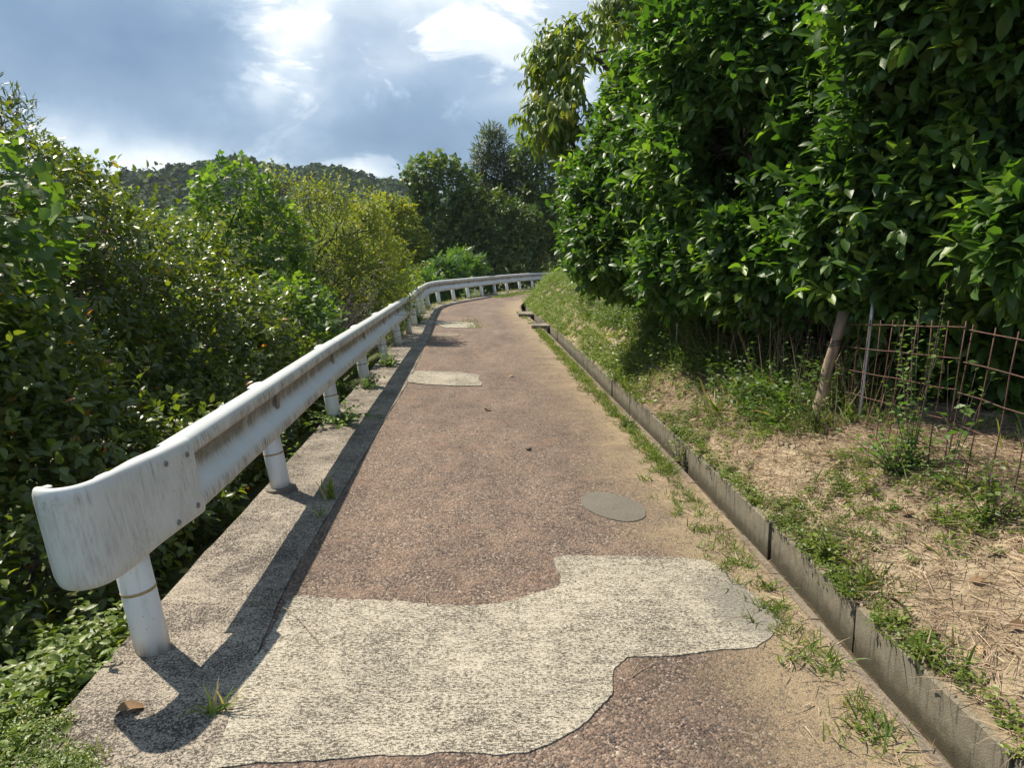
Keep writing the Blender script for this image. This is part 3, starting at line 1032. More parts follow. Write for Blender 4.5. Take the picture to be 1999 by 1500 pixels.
def unit(v):
    return v / (np.linalg.norm(v, axis=-1, keepdims=True) + 1e-9)


# leaf shapes: x along the leaf, y across, z up; triangles
def leaf_shape(width, fold=.25, curl=.25, pos=.5, seg=3):
    """blade of length 1 folded at the midrib and arched"""
    xs = np.linspace(0, 1, seg + 2)
    V, F = [], []
    prof = lambda x: width * (math.sin(math.pi * x ** (math.log(.5) / math.log(pos)))) ** .8 if 0 < x < 1 else 0
    for x in xs:
        zc = -curl * x * x
        w = prof(x) / 2
        V += [(x, 0, zc), (x, w, zc + fold * w), (x, -w, zc + fold * w)]
    n = len(xs)
    for i in range(n - 1):
        a, b = 3 * i, 3 * i + 3
        if i == 0:
            F += [(a, b, b + 1), (a, b + 2, b)]
        elif i == n - 2:
            F += [(a, b, a + 1), (a, a + 2, b)]
        else:
            F += [(a, b, b + 1), (a, b + 1, a + 1), (a, b + 2, b), (a, a + 2, b + 2)]
    return np.array(V), np.array(F)


def combine(parts):
    Vs, Fs, n = [], [], 0
    for (V, F), Mx in parts:
        Mx = np.array(Mx)
        Vs.append(V @ Mx[:3, :3].T + Mx[:3, 3]); Fs.append(F + n); n += len(V)
    return np.concatenate(Vs), np.concatenate(Fs)


def trs(t, rz=0, s=1, ry=0):
    return Matrix.Translation(t) @ Matrix.Rotation(rz, 4, 'Z') @ Matrix.Rotation(ry, 4, 'Y') @ Matrix.Scale(s, 4)


LEAF = {
    'citrus': leaf_shape(.46, .35, .22, .48),
    'citrus_lo': leaf_shape(.46, .35, .22, .48, 2),
    'glossy': leaf_shape(.52, .3, .25, .45, 2),
    'droop': leaf_shape(.34, .3, .45, .42, 3),
    'narrow': leaf_shape(.17, .2, .2, .5, 1),
    'small': leaf_shape(.5, .2, .2, .5, 1),
    'card': leaf_shape(.7, .35, .35, .5, 1),
}
rl = leaf_shape(.92, .10, .22, .40, 3)
LEAF['kudzu'] = combine([(rl, trs((.42, 0, .0), 0, .62)), (rl, trs((.36, .03, 0), 1.45, .52, .15)), (rl, trs((.36, -.03, 0), -1.45, .52, .15))])
rl2 = leaf_shape(.95, .10, .22, .40, 1)
LEAF['kudzu_lo'] = combine([(rl2, trs((.42, 0, .0), 0, .62)), (rl2, trs((.36, .03, 0), 1.45, .52, .15)), (rl2, trs((.36, -.03, 0), -1.45, .52, .15))])
pin = leaf_shape(.36, .2, .3, .45, 1)
LEAF['pinnate'] = combine([(pin, trs((.12 + .13 * k, 0, -.02 * k), s * 1.15, .34)) for k in range(6) for s in (1, -1)] + [(pin, trs((.88, 0, -.12), 0, .34))])


def place(shape, P, A, N, S):
    """instances of a leaf as one vertex/face array"""
    V, F = shape
    X = unit(A)
    Yv = unit(np.cross(N, X))
    Z = np.cross(X, Yv)
    out = P[:, None, :] + S[:, None, None] * (V[None, :, 0, None] * X[:, None, :] + V[None, :, 1, None] * Yv[:, None, :] + V[None, :, 2, None] * Z[:, None, :])
    n, k = len(P), len(V)
    FF = (F[None] + (np.arange(n) * k)[:, None, None]).reshape(-1, 3)
    return out.reshape(-1, 3), FF


def frames(A, N):
    X = unit(A); Yv = unit(np.cross(N, X)); Z = np.cross(X, Yv)
    return X, Yv, Z


LEAF_MESH = {}


def leaf_mesh(shape, mat, rv):
    k = (shape, mat.name, int(rv * 11.99))
    if k not in LEAF_MESH:
        V, F = LEAF[shape]
        LEAF_MESH[k] = mesh_np('leaf', V, F, mat, np.full(len(F), (k[2] + .5) / 12))
    return LEAF_MESH[k]


def shoots_on(blobs, n, depth, seed, back=.35, lump=.16, lf=2.2, holes=None, cut=None):
    """points and outward directions near the surface of a union of ellipsoids"""
    r = np.random.default_rng(seed)
    C = np.array([b[0] for b in blobs], float); R = np.array([b[1] for b in blobs], float)
    area = (R[:, 0] * R[:, 1] * R[:, 2]) ** (2 / 3)
    k = r.choice(len(blobs), size=n * 3, p=area / area.sum())
    d = unit(r.normal(size=(n * 3, 3)))
    dep = np.abs(r.normal(size=n * 3)) * depth
    spr = r.random(n * 3) < .06
    dep = np.where(spr, -r.uniform(0, .11, n * 3), dep)
    rad = (1 - dep) * (1 + lump * wob(C[k] + d * R[k], lf, seed + 1) + .5 * lump * wob(C[k] + d * R[k], lf * 2.7, seed + 2))
    P = C[k] + d * R[k] * rad[:, None]
    O = unit(d / R[k])
    keep = np.ones(len(P), bool)
    for j in range(len(blobs)):                                  # inside another lobe
        q = np.linalg.norm((P - C[j]) / R[j], axis=1)
        keep &= (k == j) | (q > .86)
    toc = unit(CAM - P)
    facing = (O * toc).sum(1)
    keep &= (facing > -.25) | (r.random(len(P)) < back)
    if holes is not None:
        keep &= wob(P, holes[0], seed + 5) < holes[1]
    if cut is not None:
        keep &= cut(P)
    P, O, dep = P[keep][:n], O[keep][:n], dep[keep][:n]
    return P, O, dep, r


def grow_leaves(P, O, r, per, size, spread=1.0, up=.35, droop=0.0, shoot=.12):
    """leaf position/axis/normal arrays: 'per' leaves round each shoot"""
    n = len(P)
    D = unit(O + .7 * r.normal(size=(n, 3)) * .6 + np.array([0, 0, up]))
    idx = np.repeat(np.arange(n), per)
    m = len(idx)
    j = np.tile(np.arange(per), n)
    Dd = D[idx]
    ref = unit(r.normal(size=(n, 3)))[idx]
    a1 = unit(np.cross(Dd, ref)); a2 = np.cross(Dd, a1)
    ang = j * 2.4 + r.normal(size=m) * .4
    rad = a1 * np.cos(ang)[:, None] + a2 * np.sin(ang)[:, None]
    tpos = (j + .5) / per
    L = shoot * (.6 + .8 * r.random(n))[idx]
    pos = P[idx] + Dd * (L * (tpos - .5))[:, None]
    ax = unit(Dd * (.25 + .75 * tpos)[:, None] + rad * (spread * (1.15 - .5 * tpos))[:, None] + np.array([0, 0, -droop]) + .15 * r.normal(size=(m, 3)))
    nr = unit(np.array([0, 0, 1.0]) * .8 + Dd * .5 + .35 * r.normal(size=(m, 3)))
    nr = unit(nr - (nr * ax).sum(1)[:, None] * ax)
    S = size * (.55 + .8 * r.random(m))
    return pos, ax, nr, S, idx


def limb(soup, a, b, r0, r1, r, bend=.15, n=7, sides=6):
    a, b = np.array(a, float), np.array(b, float)
    q = np.linspace(0, 1, n)[:, None]
    L = np.linalg.norm(b - a)
    off = r.normal(size=3) * bend * L
    off2 = r.normal(size=3) * bend * .4 * L
    path = a + (b - a) * q + off * np.sin(math.pi * q) + off2 * np.sin(2 * math.pi * q)
    V, F = tube(path, np.linspace(r0, r1, n), sides)
    soup.add(V, F)
    return path


def plant(name, label, cat, base, blobs, shape, mat, n_shoots, per, size, seed, group=None, n_parts=0, depth=.16, lump=.16, lf=2.2,
          spread=1.0, up=.35, droop=0.0, shoot=.12, trunk_r=.06, stems=1, bark='bark', twigs=60, holes=None, back=.35, cut=None, bright_tip=True, lo=None, crown='crown', trunk=True):
    base = np.array(base, float)
    root = empty(name, tuple(base), label=label, cat=cat, group=group)
    P, O, dep, r = shoots_on(blobs, n_shoots, depth, seed, back, lump, lf, holes, cut)
    pos, ax, nr, S, idx = grow_leaves(P, O, r, per, size, spread, up, droop, shoot)
    rv = np.clip(r.beta(2.0, 2.2, size=len(P))[idx] * .75 + .25 * r.random(len(pos)), 0, 1)
    if mat is M['glossy']:
        rv = rv * .93
        rv[r.random(len(rv)) < .007] = .985
    elif bright_tip:
        flush = (r.random(len(P)) < .17) & (dep < depth * .6)
        rv = np.where(flush[idx], .86 + .14 * r.random(len(pos)), rv * .9)
    # the leaves that show largest become parts of their own
    chosen = np.zeros(len(pos), bool)
    if n_parts:
        u, v, dd = view(pos + ax * (S * .5)[:, None])
        inside = (np.abs(u) < .715) & (np.abs(v) < .535) & (dd > .5)
        cell = np.floor(u / .012).astype(int) * 4096 + np.floor(v / .012).astype(int)
        order = np.lexsort((dd, cell))
        first = np.ones(len(order), bool); first[1:] = cell[order][1:] != cell[order][:-1]
        cand = order[first]
        cand = cand[inside[cand]]
        sc_ = S[cand] / dd[cand] * (.4 + .6 * np.abs((nr[cand] * unit(CAM - pos[cand])).sum(1)))
        chosen[cand[np.argsort(-sc_)][:n_parts]] = True
        X, Yv, Z = frames(ax, nr)
        for i in np.nonzero(chosen)[0]:
            o = bpy.data.objects.new('leaf', leaf_mesh(shape, mat, float(rv[i])))
            COL.objects.link(o)
            o.parent = root
            s_ = float(S[i]); p_ = pos[i] - base
            o.matrix_basis = Matrix(((X[i, 0] * s_, Yv[i, 0] * s_, Z[i, 0] * s_, p_[0]), (X[i, 1] * s_, Yv[i, 1] * s_, Z[i, 1] * s_, p_[1]),
                                     (X[i, 2] * s_, Yv[i, 2] * s_, Z[i, 2] * s_, p_[2]), (0, 0, 0, 1)))
    k = ~chosen
    sh = LEAF[lo or shape]
    V, F = place(sh, pos[k], ax[k], nr[k], S[k])
    o = link(crown, mesh_np(crown, V, F, mat, np.repeat(rv[k], len(sh[1]))), root)
    if n_parts:
        o['kind'] = 'stuff'
    # trunk, limbs and twigs
    if trunk:
        tr = Soup()
        C = np.array([b[0] for b in blobs], float); R = np.array([b[1] for b in blobs], float)
        mid = C.mean(0)
        for q in range(stems):
            b0 = base + np.array([r.normal() * .12 * (stems > 1), r.normal() * .12 * (stems > 1), -.15])
            fork = base * .45 + mid * .55 + r.normal(size=3) * .12 * R.mean()
            limb(tr, b0, fork, trunk_r, trunk_r * .7, r, .07, 8, 9)
            for c in range(len(C)):
                e = C[c] + r.normal(size=3) * R[c] * .18
                pth = limb(tr, fork, e, trunk_r * .55, trunk_r * .25, r, .12, 7, 7)
        link('trunk', tr.mesh('trunk', M[bark]), root)
        if twigs:
            tw = Soup()
            pick = r.choice(len(P), size=min(twigs, len(P)), replace=False)
            for i in pick:
                c = C[int(np.argmin(np.linalg.norm((P[i] - C) / R, axis=1)))]
                st = c + (P[i] - c) * r.uniform(.1, .5)
                limb(tw, st, P[i] + O[i] * size * .3, trunk_r * .2 + .003, .0022 + trunk_r * .02, r, .12, 6, 5)
            link('branches', tw.mesh('branches', M[bark]), root)['kind'] = 'stuff'
    root['_seed'] = seed
    return root, P, O, dep, r


def gz(x, y):
    return float(ground_z(x, y))


def bz(x, y):
    return float(bank_z(np.array(x), np.array(y)))


# ---- citrus trees on the bank
FRUIT = None


def fruits(root, P, O, dep, r, n, rad):
    global FRUIT
    if FRUIT is None:
        V, F = [], []
        N1, N2_ = 14, 9
        for i in range(N2_ + 1):
            a = math.pi * i / N2_
            for j in range(N1):
                b = 2 * math.pi * j / N1
                V.append((math.sin(a) * math.cos(b), math.sin(a) * math.sin(b), math.cos(a) * .95 + (.03 if i == 0 else 0)))
        for i in range(N2_):
            for j in range(N1):
                F.append((i * N1 + j, (i + 1) * N1 + j, (i + 1) * N1 + (j + 1) % N1, i * N1 + (j + 1) % N1))
        FRUIT = poly_mesh('fruit', V, F, M['fruit'], True)
    u, v, d = view(P)
    ok = (np.abs(u) < .7) & (np.abs(v) < .52) & (((O * unit(CAM - P)).sum(1)) > .15)
    idx = np.nonzero(ok)[0]
    if len(idx) == 0: return
    for i in r.choice(idx, size=min(n, len(idx)), replace=False):
        o = bpy.data.objects.new('fruit', FRUIT); COL.objects.link(o); o.parent = root
        s = rad * r.uniform(.75, 1.1)
        p = P[i] + O[i] * .05 - np.array([0, 0, .05]) - np.array(root.location)
        o.matrix_basis = Matrix.Translation(p) @ Matrix.Rotation(r.uniform(0, 6), 4, 'Z') @ Matrix.Scale(s, 4)


CIT = 'citrus trees overhanging the bank'
c_cut = lambda P: P[:, 2] > np.where(P[:, 0] > 2.75, .50, .92) + .15 * np.sin(P[:, 1] * 2.1)
specs = [
    ('dark green citrus tree above the rusty mesh fence, its leaves shown largest', (3.35, 4.9), [((3.45, 4.9, 2.35), (1.25, 1.25, 1.15)), ((3.1, 4.5, 3.3), (1.1, 1.2, 1.0)), ((4.3, 4.3, 2.6), (1.2, 1.2, 1.4)), ((2.9, 5.3, 1.75), (.8, .75, .6)), ((3.2, 3.9, 1.75), (.7, .55, .5)), ((2.95, 5.75, 2.5), (.9, .8, 1.2)), ((3.75, 5.3, 1.15), (1.0, 1.0, .7))], 8000, 300, 40, .118),
    ('middle citrus tree of the row, over the leaning wooden stake', (2.75, 7.0), [((2.65, 7.0, 2.45), (1.35, 1.2, 1.25)), ((2.35, 6.7, 3.35), (1.05, 1.1, .85)), ((2.3, 7.3, 1.55), (.95, .95, .65)), ((3.6, 6.4, 3.0), (1.2, 1.1, 1.2)), ((2.45, 6.2, 1.6), (.75, .65, .65)), ((2.2, 7.9, 2.6), (1.0, .9, 1.2)), ((3.4, 7.2, 1.2), (1.1, 1.0, .75))], 7600, 300, 30, .112),
    ('farthest citrus tree of the row, reaching out over the gutter', (2.2, 9.4), [((2.05, 9.3, 2.4), (1.35, 1.3, 1.25)), ((1.95, 8.9, 3.15), (1.0, 1.05, .9)), ((1.65, 9.1, 1.75), (.95, 1.05, .70)), ((2.9, 9.0, 2.6), (1.2, 1.2, 1.3)), ((2.0, 8.6, 1.5), (.7, .7, .55))], 6200, 300, 14, .108),
]
for i, (lab, (bx, by), blobs, ns, npt, nf, sz) in enumerate(specs):
    res = plant('citrus_tree', lab, 'citrus tree', (bx, by, bz(bx, by)), blobs, 'citrus', M['citrus'], ns, 7, sz, 100 + i, group=CIT, n_parts=npt, depth=.15, lump=.17, lf=2.2,
                trunk_r=.085, twigs=110, cut=c_cut, back=.30, shoot=.16, lo='citrus_lo', holes=(2.3, .72))
    fruits(*res, nf, .042)

# loose tree behind the citrus with drooping leaves
plant('drooping_leaf_tree', 'loose tree with drooping yellow-green leaves behind the citrus against the sky', 'tree', (2.9, 11.6, bz(2.9, 11.6)),
      [((1.15, 10.9, 4.45), (1.05, .8, .6)), ((1.9, 11.0, 5.0), (1.1, .9, .5)), ((.95, 10.7, 3.55), (.85, .7, .5)), ((1.3, 10.6, 3.1), (.7, .6, .4)), ((2.3, 10.9, 4.0), (1.2, .9, .9)), ((1.5, 10.7, 4.0), (.9, .7, .6)), ((2.6, 11.4, 4.6), (1.2, 1.1, .9)), ((1.8, 11.1, 3.6), (1.0, .9, .6))],
      'droop', M['pale_tree'], 2000, 6, .15, 120, n_parts=250, depth=.3, droop=1.1, up=.1, trunk_r=.09, twigs=90, holes=(1.9, .45), shoot=.2, lump=.22)

# orchard trees farther in, seen through the gaps
for i, (bx, by, rr, lab) in enumerate([(7.2, 5.5, 1.9, 'low sunlit orchard tree seen through gaps behind the fence citrus'), (6.6, 9.5, 2.1, 'orchard tree behind the middle citrus tree'), (5.6, 13.2, 2.0, 'orchard tree behind the far citrus tree')]):
    b0 = bz(bx, by)
    plant('orchard_tree', lab, 'citrus tree', (bx, by, b0), [((bx, by, b0 + 1.9), (rr, rr, 1.25)), ((bx - .6, by - .4, b0 + 1.2), (rr * .8, rr * .8, .9))], 'citrus_lo', M['sumac'], 1500, 6, .12, 140 + i,
          group='orchard trees deeper in', trunk_r=.08, twigs=20, back=.2)

# ---- left of the road
# glossy shrubs that fill the slope beside the rail
GL = 'glossy-leaved shrubs on the slope beside the rail'
gl = [
    ('glossy dark shrub with a few orange leaves at the near end of the rail', (-3.6, 4.3), [((-3.35, 4.3, .35), (1.05, 1.1, 1.05)), ((-2.75, 3.7, -.35), (.75, .9, .75)), ((-4.2, 4.3, 1.1), (1.1, 1.1, .9)), ((-2.85, 5.0, -.1), (.75, .9, .75))], 2900),
    ('tall glossy shrub with orange leaves rising behind the big-leaved vine', (-4.7, 6.6), [((-4.5, 6.5, 1.25), (1.4, 1.25, 1.35)), ((-5.35, 6.6, 2.15), (1.0, 1.0, 1.0)), ((-3.8, 6.3, .25), (1.0, 1.1, .95)), ((-4.75, 7.0, 2.05), (.8, .8, .85))], 3000),
    ('spreading glossy shrub behind the second and third rail posts', (-3.5, 7.6), [((-3.4, 7.6, .55), (1.15, 1.2, .95)), ((-2.9, 6.7, -.15), (.8, 1.1, .75)), ((-4.3, 8.4, 1.3), (1.2, 1.1, .95)), ((-3.0, 8.6, .1), (.75, 1.1, .8))], 2700),
    ('low olive shrub behind the first rail post', (-2.9, 3.0), [((-2.95, 2.75, -.35), (.8, .7, .6)), ((-2.5, 2.9, -.75), (.6, .9, .6)), ((-3.6, 2.9, .15), (.9, .7, .75))], 1500),
]
for i, (lab, (bx, by), blobs, ns) in enumerate(gl):
    plant('glossy_shrub', lab, 'shrub', (bx, by, gz(bx, by)), blobs, 'glossy', M['glossy'], ns, 7, .075, 200 + i, group=GL, n_parts=300, depth=.26, lump=.26, lf=2.6, stems=3, trunk_r=.035, bark='grey_twig', twigs=220, holes=(3.0, .62), shoot=.22, back=.4)

KZ = 'shrubs smothered by big-leaved vine'
kz = [
    ('bright big-leaved vine climbing at the left edge of the view', (-3.75, 4.9), [((-3.8, 4.95, 1.75), (.62, .6, .62)), ((-3.95, 4.6, 1.1), (.8, .7, .75)), ((-4.4, 5.2, 1.4), (.8, .7, .9)), ((-3.55, 4.3, .6), (.5, .5, .55))], 520, .15, 300),
    ('tall vine-covered thicket standing up against the far hill', (-4.7, 11.2), [((-4.2, 11.2, 2.28), (.62, .7, .68)), ((-4.1, 11.0, 1.4), (.85, .9, .9)), ((-3.9, 10.9, .6), (1.1, 1.0, .9)), ((-3.75, 11.2, 1.8), (.6, .6, .5)), ((-5.2, 11.3, .8), (.9, .9, .9))], 1150, .13, 300),
    ('rounded mound of bright vine leaves close behind the middle of the rail', (-3.3, 9.8), [((-3.15, 9.6, .75), (.75, .95, .55)), ((-3.0, 9.6, .1), (.8, 1.0, .75)), ((-3.9, 9.9, .7), (.8, .9, .6))], 820, .115, 300),
]
for i, (lab, (bx, by), blobs, ns, sz, npt) in enumerate(kz):
    plant('vine_thicket', lab, 'vine', (bx, by, gz(bx, by)), blobs, 'kudzu', M['kudzu'], ns, 4, sz, 220 + i, group=KZ, n_parts=npt, depth=.16, lump=.2, lf=2.4, up=.5, spread=.9, stems=2, trunk_r=.04, twigs=40, shoot=.25, lo='kudzu_lo')

plant('narrow_leaf_tree', 'feathery narrow-leaved tree top poking above the big-leaved vine', 'tree', (-6.3, 8.8, gz(-6.3, 8.8)),
      [((-6.0, 8.6, 2.75), (.62, .6, .55)), ((-5.75, 8.5, 2.3), (.7, .6, .7)), ((-5.4, 8.5, 1.8), (.8, .7, .9)), ((-5.95, 8.6, 3.05), (.35, .35, .42))], 'narrow', M['willow'], 700, 12, .12, 240, depth=.35, lump=.3, lf=3, up=.9, trunk_r=.05, twigs=80, shoot=.35, holes=(2.5, .5))

YG = 'yellow-green trees beside the far part of the rail'
for i, (lab, (bx, by), blobs, ns) in enumerate([
    ('yellow-green tree with upright shoots behind the middle rail', (-4.3, 14.6), [((-4.0, 14.5, 1.75), (1.2, 1.1, 1.15)), ((-3.1, 14.2, 1.3), (1.1, 1.0, 1.15)), ((-5.2, 14.8, 1.55), (1.2, 1.0, 1.05)), ((-3.7, 14.3, .4), (1.5, 1.2, 1.0)), ((-3.45, 14.4, 2.15), (.35, .4, 1.0)), ((-2.75, 14.1, 2.1), (.35, .5, .7)), ((-4.6, 14.5, 2.5), (.3, .4, .7)), ((-5.2, 14.6, 2.4), (.25, .3, .6))], 3300),
    ('second yellow-green tree nearer the bend', (-4.2, 18.5), [((-4.1, 18.5, 1.5), (1.2, 1.2, 1.2)), ((-3.3, 18.2, 1.0), (.9, 1.0, 1.1)), ((-3.5, 18.4, 2.4), (.45, .5, .75)), ((-5.2, 18.8, 1.5), (1.2, 1.1, 1.0))], 1500)]):
    plant('yellow_green_tree', lab, 'tree', (bx, by, gz(bx, by)), blobs, 'narrow' if i < 0 else 'small', M['yellow'], ns, 9, .075, 250 + i, group=YG, depth=.3, lump=.28, lf=2.5, up=.9, stems=3, trunk_r=.045, twigs=150, shoot=.35, holes=(2.2, .62))

# upright leafy shoots that stand out of the yellow-green tree
def shoots_object():
    pass


# bare brushwood
def brush(name, label, base, n, reach, seed):
    r = np.random.default_rng(seed)
    root = empty(name, base, label=label, cat='brushwood')
    s = Soup()
    b = np.array(base)
    for i in range(n):
        a = b + np.array([r.normal() * reach * .35, r.normal() * reach * .5, r.uniform(-.1, .3)])
        d = unit(np.array([r.normal() * .8, r.normal() * .8, abs(r.normal()) * .6 + .25]))
        L = reach * r.uniform(.5, 1.3)
        pth = limb(s, a, a + d * L, .011, .003, r, .16, 7, 5)
        for k in range(4):
            p0 = pth[r.integers(2, 6)]
            d2 = unit(d + r.normal(size=3) * .8)
            limb(s, p0, p0 + d2 * L * r.uniform(.2, .45), .005, .0018, r, .14, 5, 4)
    link('branches', s.mesh('branches', M['grey_twig']), root)['kind'] = 'stuff'
    return root


brush('brushwood', 'tangle of bare grey twigs behind the rail under the yellow-green tree', (-3.35, 12.6, -.2), 150, 1.25, 300)

# pale shrub behind the bend, far dark trees
plant('pale_shrub', 'bright pale-green shrub with feathered leaves behind the bend of the rail', 'shrub', (-3.3, 29.5, gz(-3.3, 29.5)),
      [((-2.75, 29.6, .75), (.95, .8, .75)), ((-2.1, 30.6, 1.05), (.85, .7, .65)), ((-3.5, 28.6, .3), (.8, .8, .7))], 'pinnate', M['sumac'], 420, 5, .42, 310, depth=.2, up=.3, droop=.3, trunk_r=.05, twigs=20)
plant('vine_mound', 'light green leafy mound where the rail begins to bend', 'shrub', (-3.6, 22.5, gz(-3.6, 22.5)),
      [((-3.3, 22.3, .5), (.6, .8, .6)), ((-3.7, 23, -.1), (.9, 1.0, .9)), ((-3.2, 20.5, -.2), (.6, 1.1, .7))], 'kudzu_lo', M['kudzu'], 500, 4, .14, 312, depth=.2, trunk_r=.04, twigs=20)

FT = 'dark trees beyond the bend of the rail'
ft = [
    ('dark rounded tree at the left of the far group', (-5.0, 39), [((-4.1, 38.5, 5.7), (1.5, 1.4, .95)), ((-3.4, 38.5, 4.6), (1.6, 1.5, 1.2)), ((-4.4, 38.8, 3.0), (1.9, 1.6, 2.0)), ((-3.2, 38.2, 2.0), (1.8, 1.6, 2.2))], 'kudzu_lo', 'far', 1100, 5, .30, .2),
    ('tall thin feathery tree in the middle of the far group', (-1.0, 41), [((-1.15, 40.8, 6.9), (.9, .9, 1.4)), ((-.8, 40.6, 5.5), (1.3, 1.2, 1.3)), ((-1.0, 40.7, 8.1), (.45, .45, .6))], 'narrow', 'far_grey', 650, 12, .34, .4),
    ('dark round-headed tree at the right of the far group', (1.2, 39.5), [((1.15, 39.5, 6.5), (1.2, 1.2, 1.2)), ((1.7, 39.3, 4.9), (1.6, 1.4, 1.4)), ((2.2, 39.6, 5.8), (1.1, 1.1, 1.2)), ((1.3, 39.3, 3.2), (1.9, 1.5, 1.6))], 'kudzu_lo', 'far', 1000, 5, .27, .2),
    ('vine-draped tree low in the middle of the far group', (-.8, 38), [((-1.0, 38.0, 3.0), (1.7, 1.4, 2.0)), ((.2, 37.8, 2.9), (1.4, 1.2, 1.3)), ((-.2, 37.6, 1.3), (1.9, 1.3, 1.6)), ((-2.1, 38.0, 3.7), (1.2, 1.2, 1.2))], 'kudzu_lo', 'far', 1200, 5, .25, .2),
    ('leafy tree closing the road at the end of the rail', (3.6, 41), [((3.2, 40.8, 3.2), (1.8, 1.5, 2.0)), ((3.0, 40.4, 1.2), (2.0, 1.4, 1.5)), ((4.6, 41, 4.2), (1.8, 1.5, 1.8))], 'card', 'far', 1000, 7, .24, .2),
    ('small yellowish tree left of the far dark trees', (-6.6, 36), [((-6.1, 36, 3.6), (1.3, 1.2, .95)), ((-5.7, 35.8, 2.3), (1.5, 1.3, 1.4)), ((-6.9, 36, 2.7), (1.3, 1.2, 1.2))], 'card', 'yellow', 700, 7, .2, .3),
]
for i, (lab, (bx, by), blobs, shp, mt, ns, per, sz, dp) in enumerate(ft):
    plant('roadside_tree', lab, 'tree', (bx, by, gz(bx, by)), blobs, shp, M[mt], ns, per, sz, 330 + i, group=FT, depth=dp, lump=.22, lf=1.1, trunk_r=.16, twigs=30, up=.3, shoot=.5, holes=(1.0, .75), back=.25)

# mid-distance filler thickets on the slope (seen between the near shrubs)
MT = 'thickets farther down the slope'
for i, (lab, bx, by, zt, rr) in enumerate([('green thicket behind the glossy shrubs', -8.2, 12.5, 2.5, 1.9), ('thicket below the far hill at the left', -9.6, 17.5, 2.7, 2.2), ('thicket between vine thicket and yellow-green trees', -7.2, 18.5, 2.8, 2.0), ('thicket behind the yellow-green trees', -7.6, 25.0, 3.3, 2.3), ('thicket at the left edge behind the narrow-leaved tree', -9.2, 8.8, 1.6, 1.8), ('low thicket under the narrow-leaved tree', -6.9, 5.4, .9, 1.5)]):
    plant('thicket', lab, 'shrub', (bx, by, gz(bx, by)), [((bx, by, zt - rr * .7), (rr, rr, rr * .75)), ((bx + rr * .6, by - .4, zt - rr * 1.1), (rr * .8, rr * .8, rr * .8))], 'card', M['kudzu'], 800, 7, .13, 360 + i, group=MT, depth=.2, lump=.25, lf=1.6, trunk_r=.06, twigs=15, back=.2)

# ---- wood on the far hill, one mass
def hill_wood():
    r = np.random.default_rng(400)
    P, A, N, S, R = [], [], [], [], []
    cells = []
    for _ in range(900):
        a = math.radians(r.uniform(-44, 4)); d = r.uniform(165, 290)
        x, y = d * math.sin(a), d * math.cos(a)
        cells.append((x, y, gz(x, y), r.uniform(2.6, 4.6)))
    for x, y, z, rad in cells:
        k = 90
        d = unit(r.normal(size=(k, 3))); d[:, 2] = np.abs(d[:, 2]) * .9 - .1
        p = np.array([x, y, z + rad * .35]) + d * rad * (1 + .15 * r.normal(size=(k, 1))) * np.array([1, 1, .95])
        P.append(p); A.append(unit(np.cross(d, r.normal(size=(k, 3))))); N.append(unit(d + .5 * r.normal(size=(k, 3)) + np.array([0, 0, .4])))
        S.append(rad * r.uniform(.42, .75, k)); R.append(np.clip(r.random() * .7 + .3 * r.random(k), 0, 1))
    P, A, N, S, R = map(np.concatenate, (P, A, N, S, R))
    V, F = place(LEAF['card'], P - A * S[:, None] * .5, A, N, S)
    tag(link('far_woods', mesh_np('far_woods', V, F, M['hill'], np.repeat(R, len(LEAF['card'][1])))), 'dark wooded hill far away under the clouds', kind='stuff')


hill_wood()

# ------------------------------------------------------------------ fence of welded mesh
def wire_panel(label, c00, c10, zt, n_v, n_h, lean, seed, hgt=.95):
    """corner points in plan and the height of the top wire at both ends; each wire a part of its own"""
    r = np.random.default_rng(seed)
    a, b = np.array(c00, float), np.array(c10, float)
    root = empty('mesh_fence_panel', (a[0], a[1], bz(a[0], a[1])), label=label, cat='fence panel', group='rusty wire mesh fence panels')

    def pt(u, v):
        p = a + (b - a) * u
        return np.array([p[0] + lean[0] * v, p[1] + lean[1] * v, zt[0] + (zt[1] - zt[0]) * u - hgt * (1 - v)])
    for i in range(n_v):
        u = i / (n_v - 1)
        q = [pt(u, v) + r.normal(size=3) * .0022 for v in np.linspace(-.05, 1.035, 6)]
        link('wire', tube_mesh('wire', q, .0033, M['rust'], 6), root)
    for j in range(n_h):
        v = 1 - j / n_h
        q = [pt(u, v) + r.normal(size=3) * .0022 + np.array([-.006, 0, 0]) for u in np.linspace(-.005, 1.01, 12)]
        link('wire', tube_mesh('wire', q, .0033, M['rust'], 6), root)
    return root


wire_panel('rusty wire mesh panel tied to the pipe and wooden stake', (2.37, 5.45), (2.21, 3.52), (1.09, 1.255), 13, 6, (.04, 0), 1)
wire_panel('rusty wire mesh panel nearest the viewer, sagging to one side', (2.225, 3.53), (2.27, 1.8), (1.235, 1.20), 12, 6, (.07, 0), 2)
wire_panel('rusty wire mesh panel half hidden under the middle citrus tree', (2.02, 7.6), (2.37, 5.48), (1.10, 1.09), 14, 6, (.03, 0), 3)


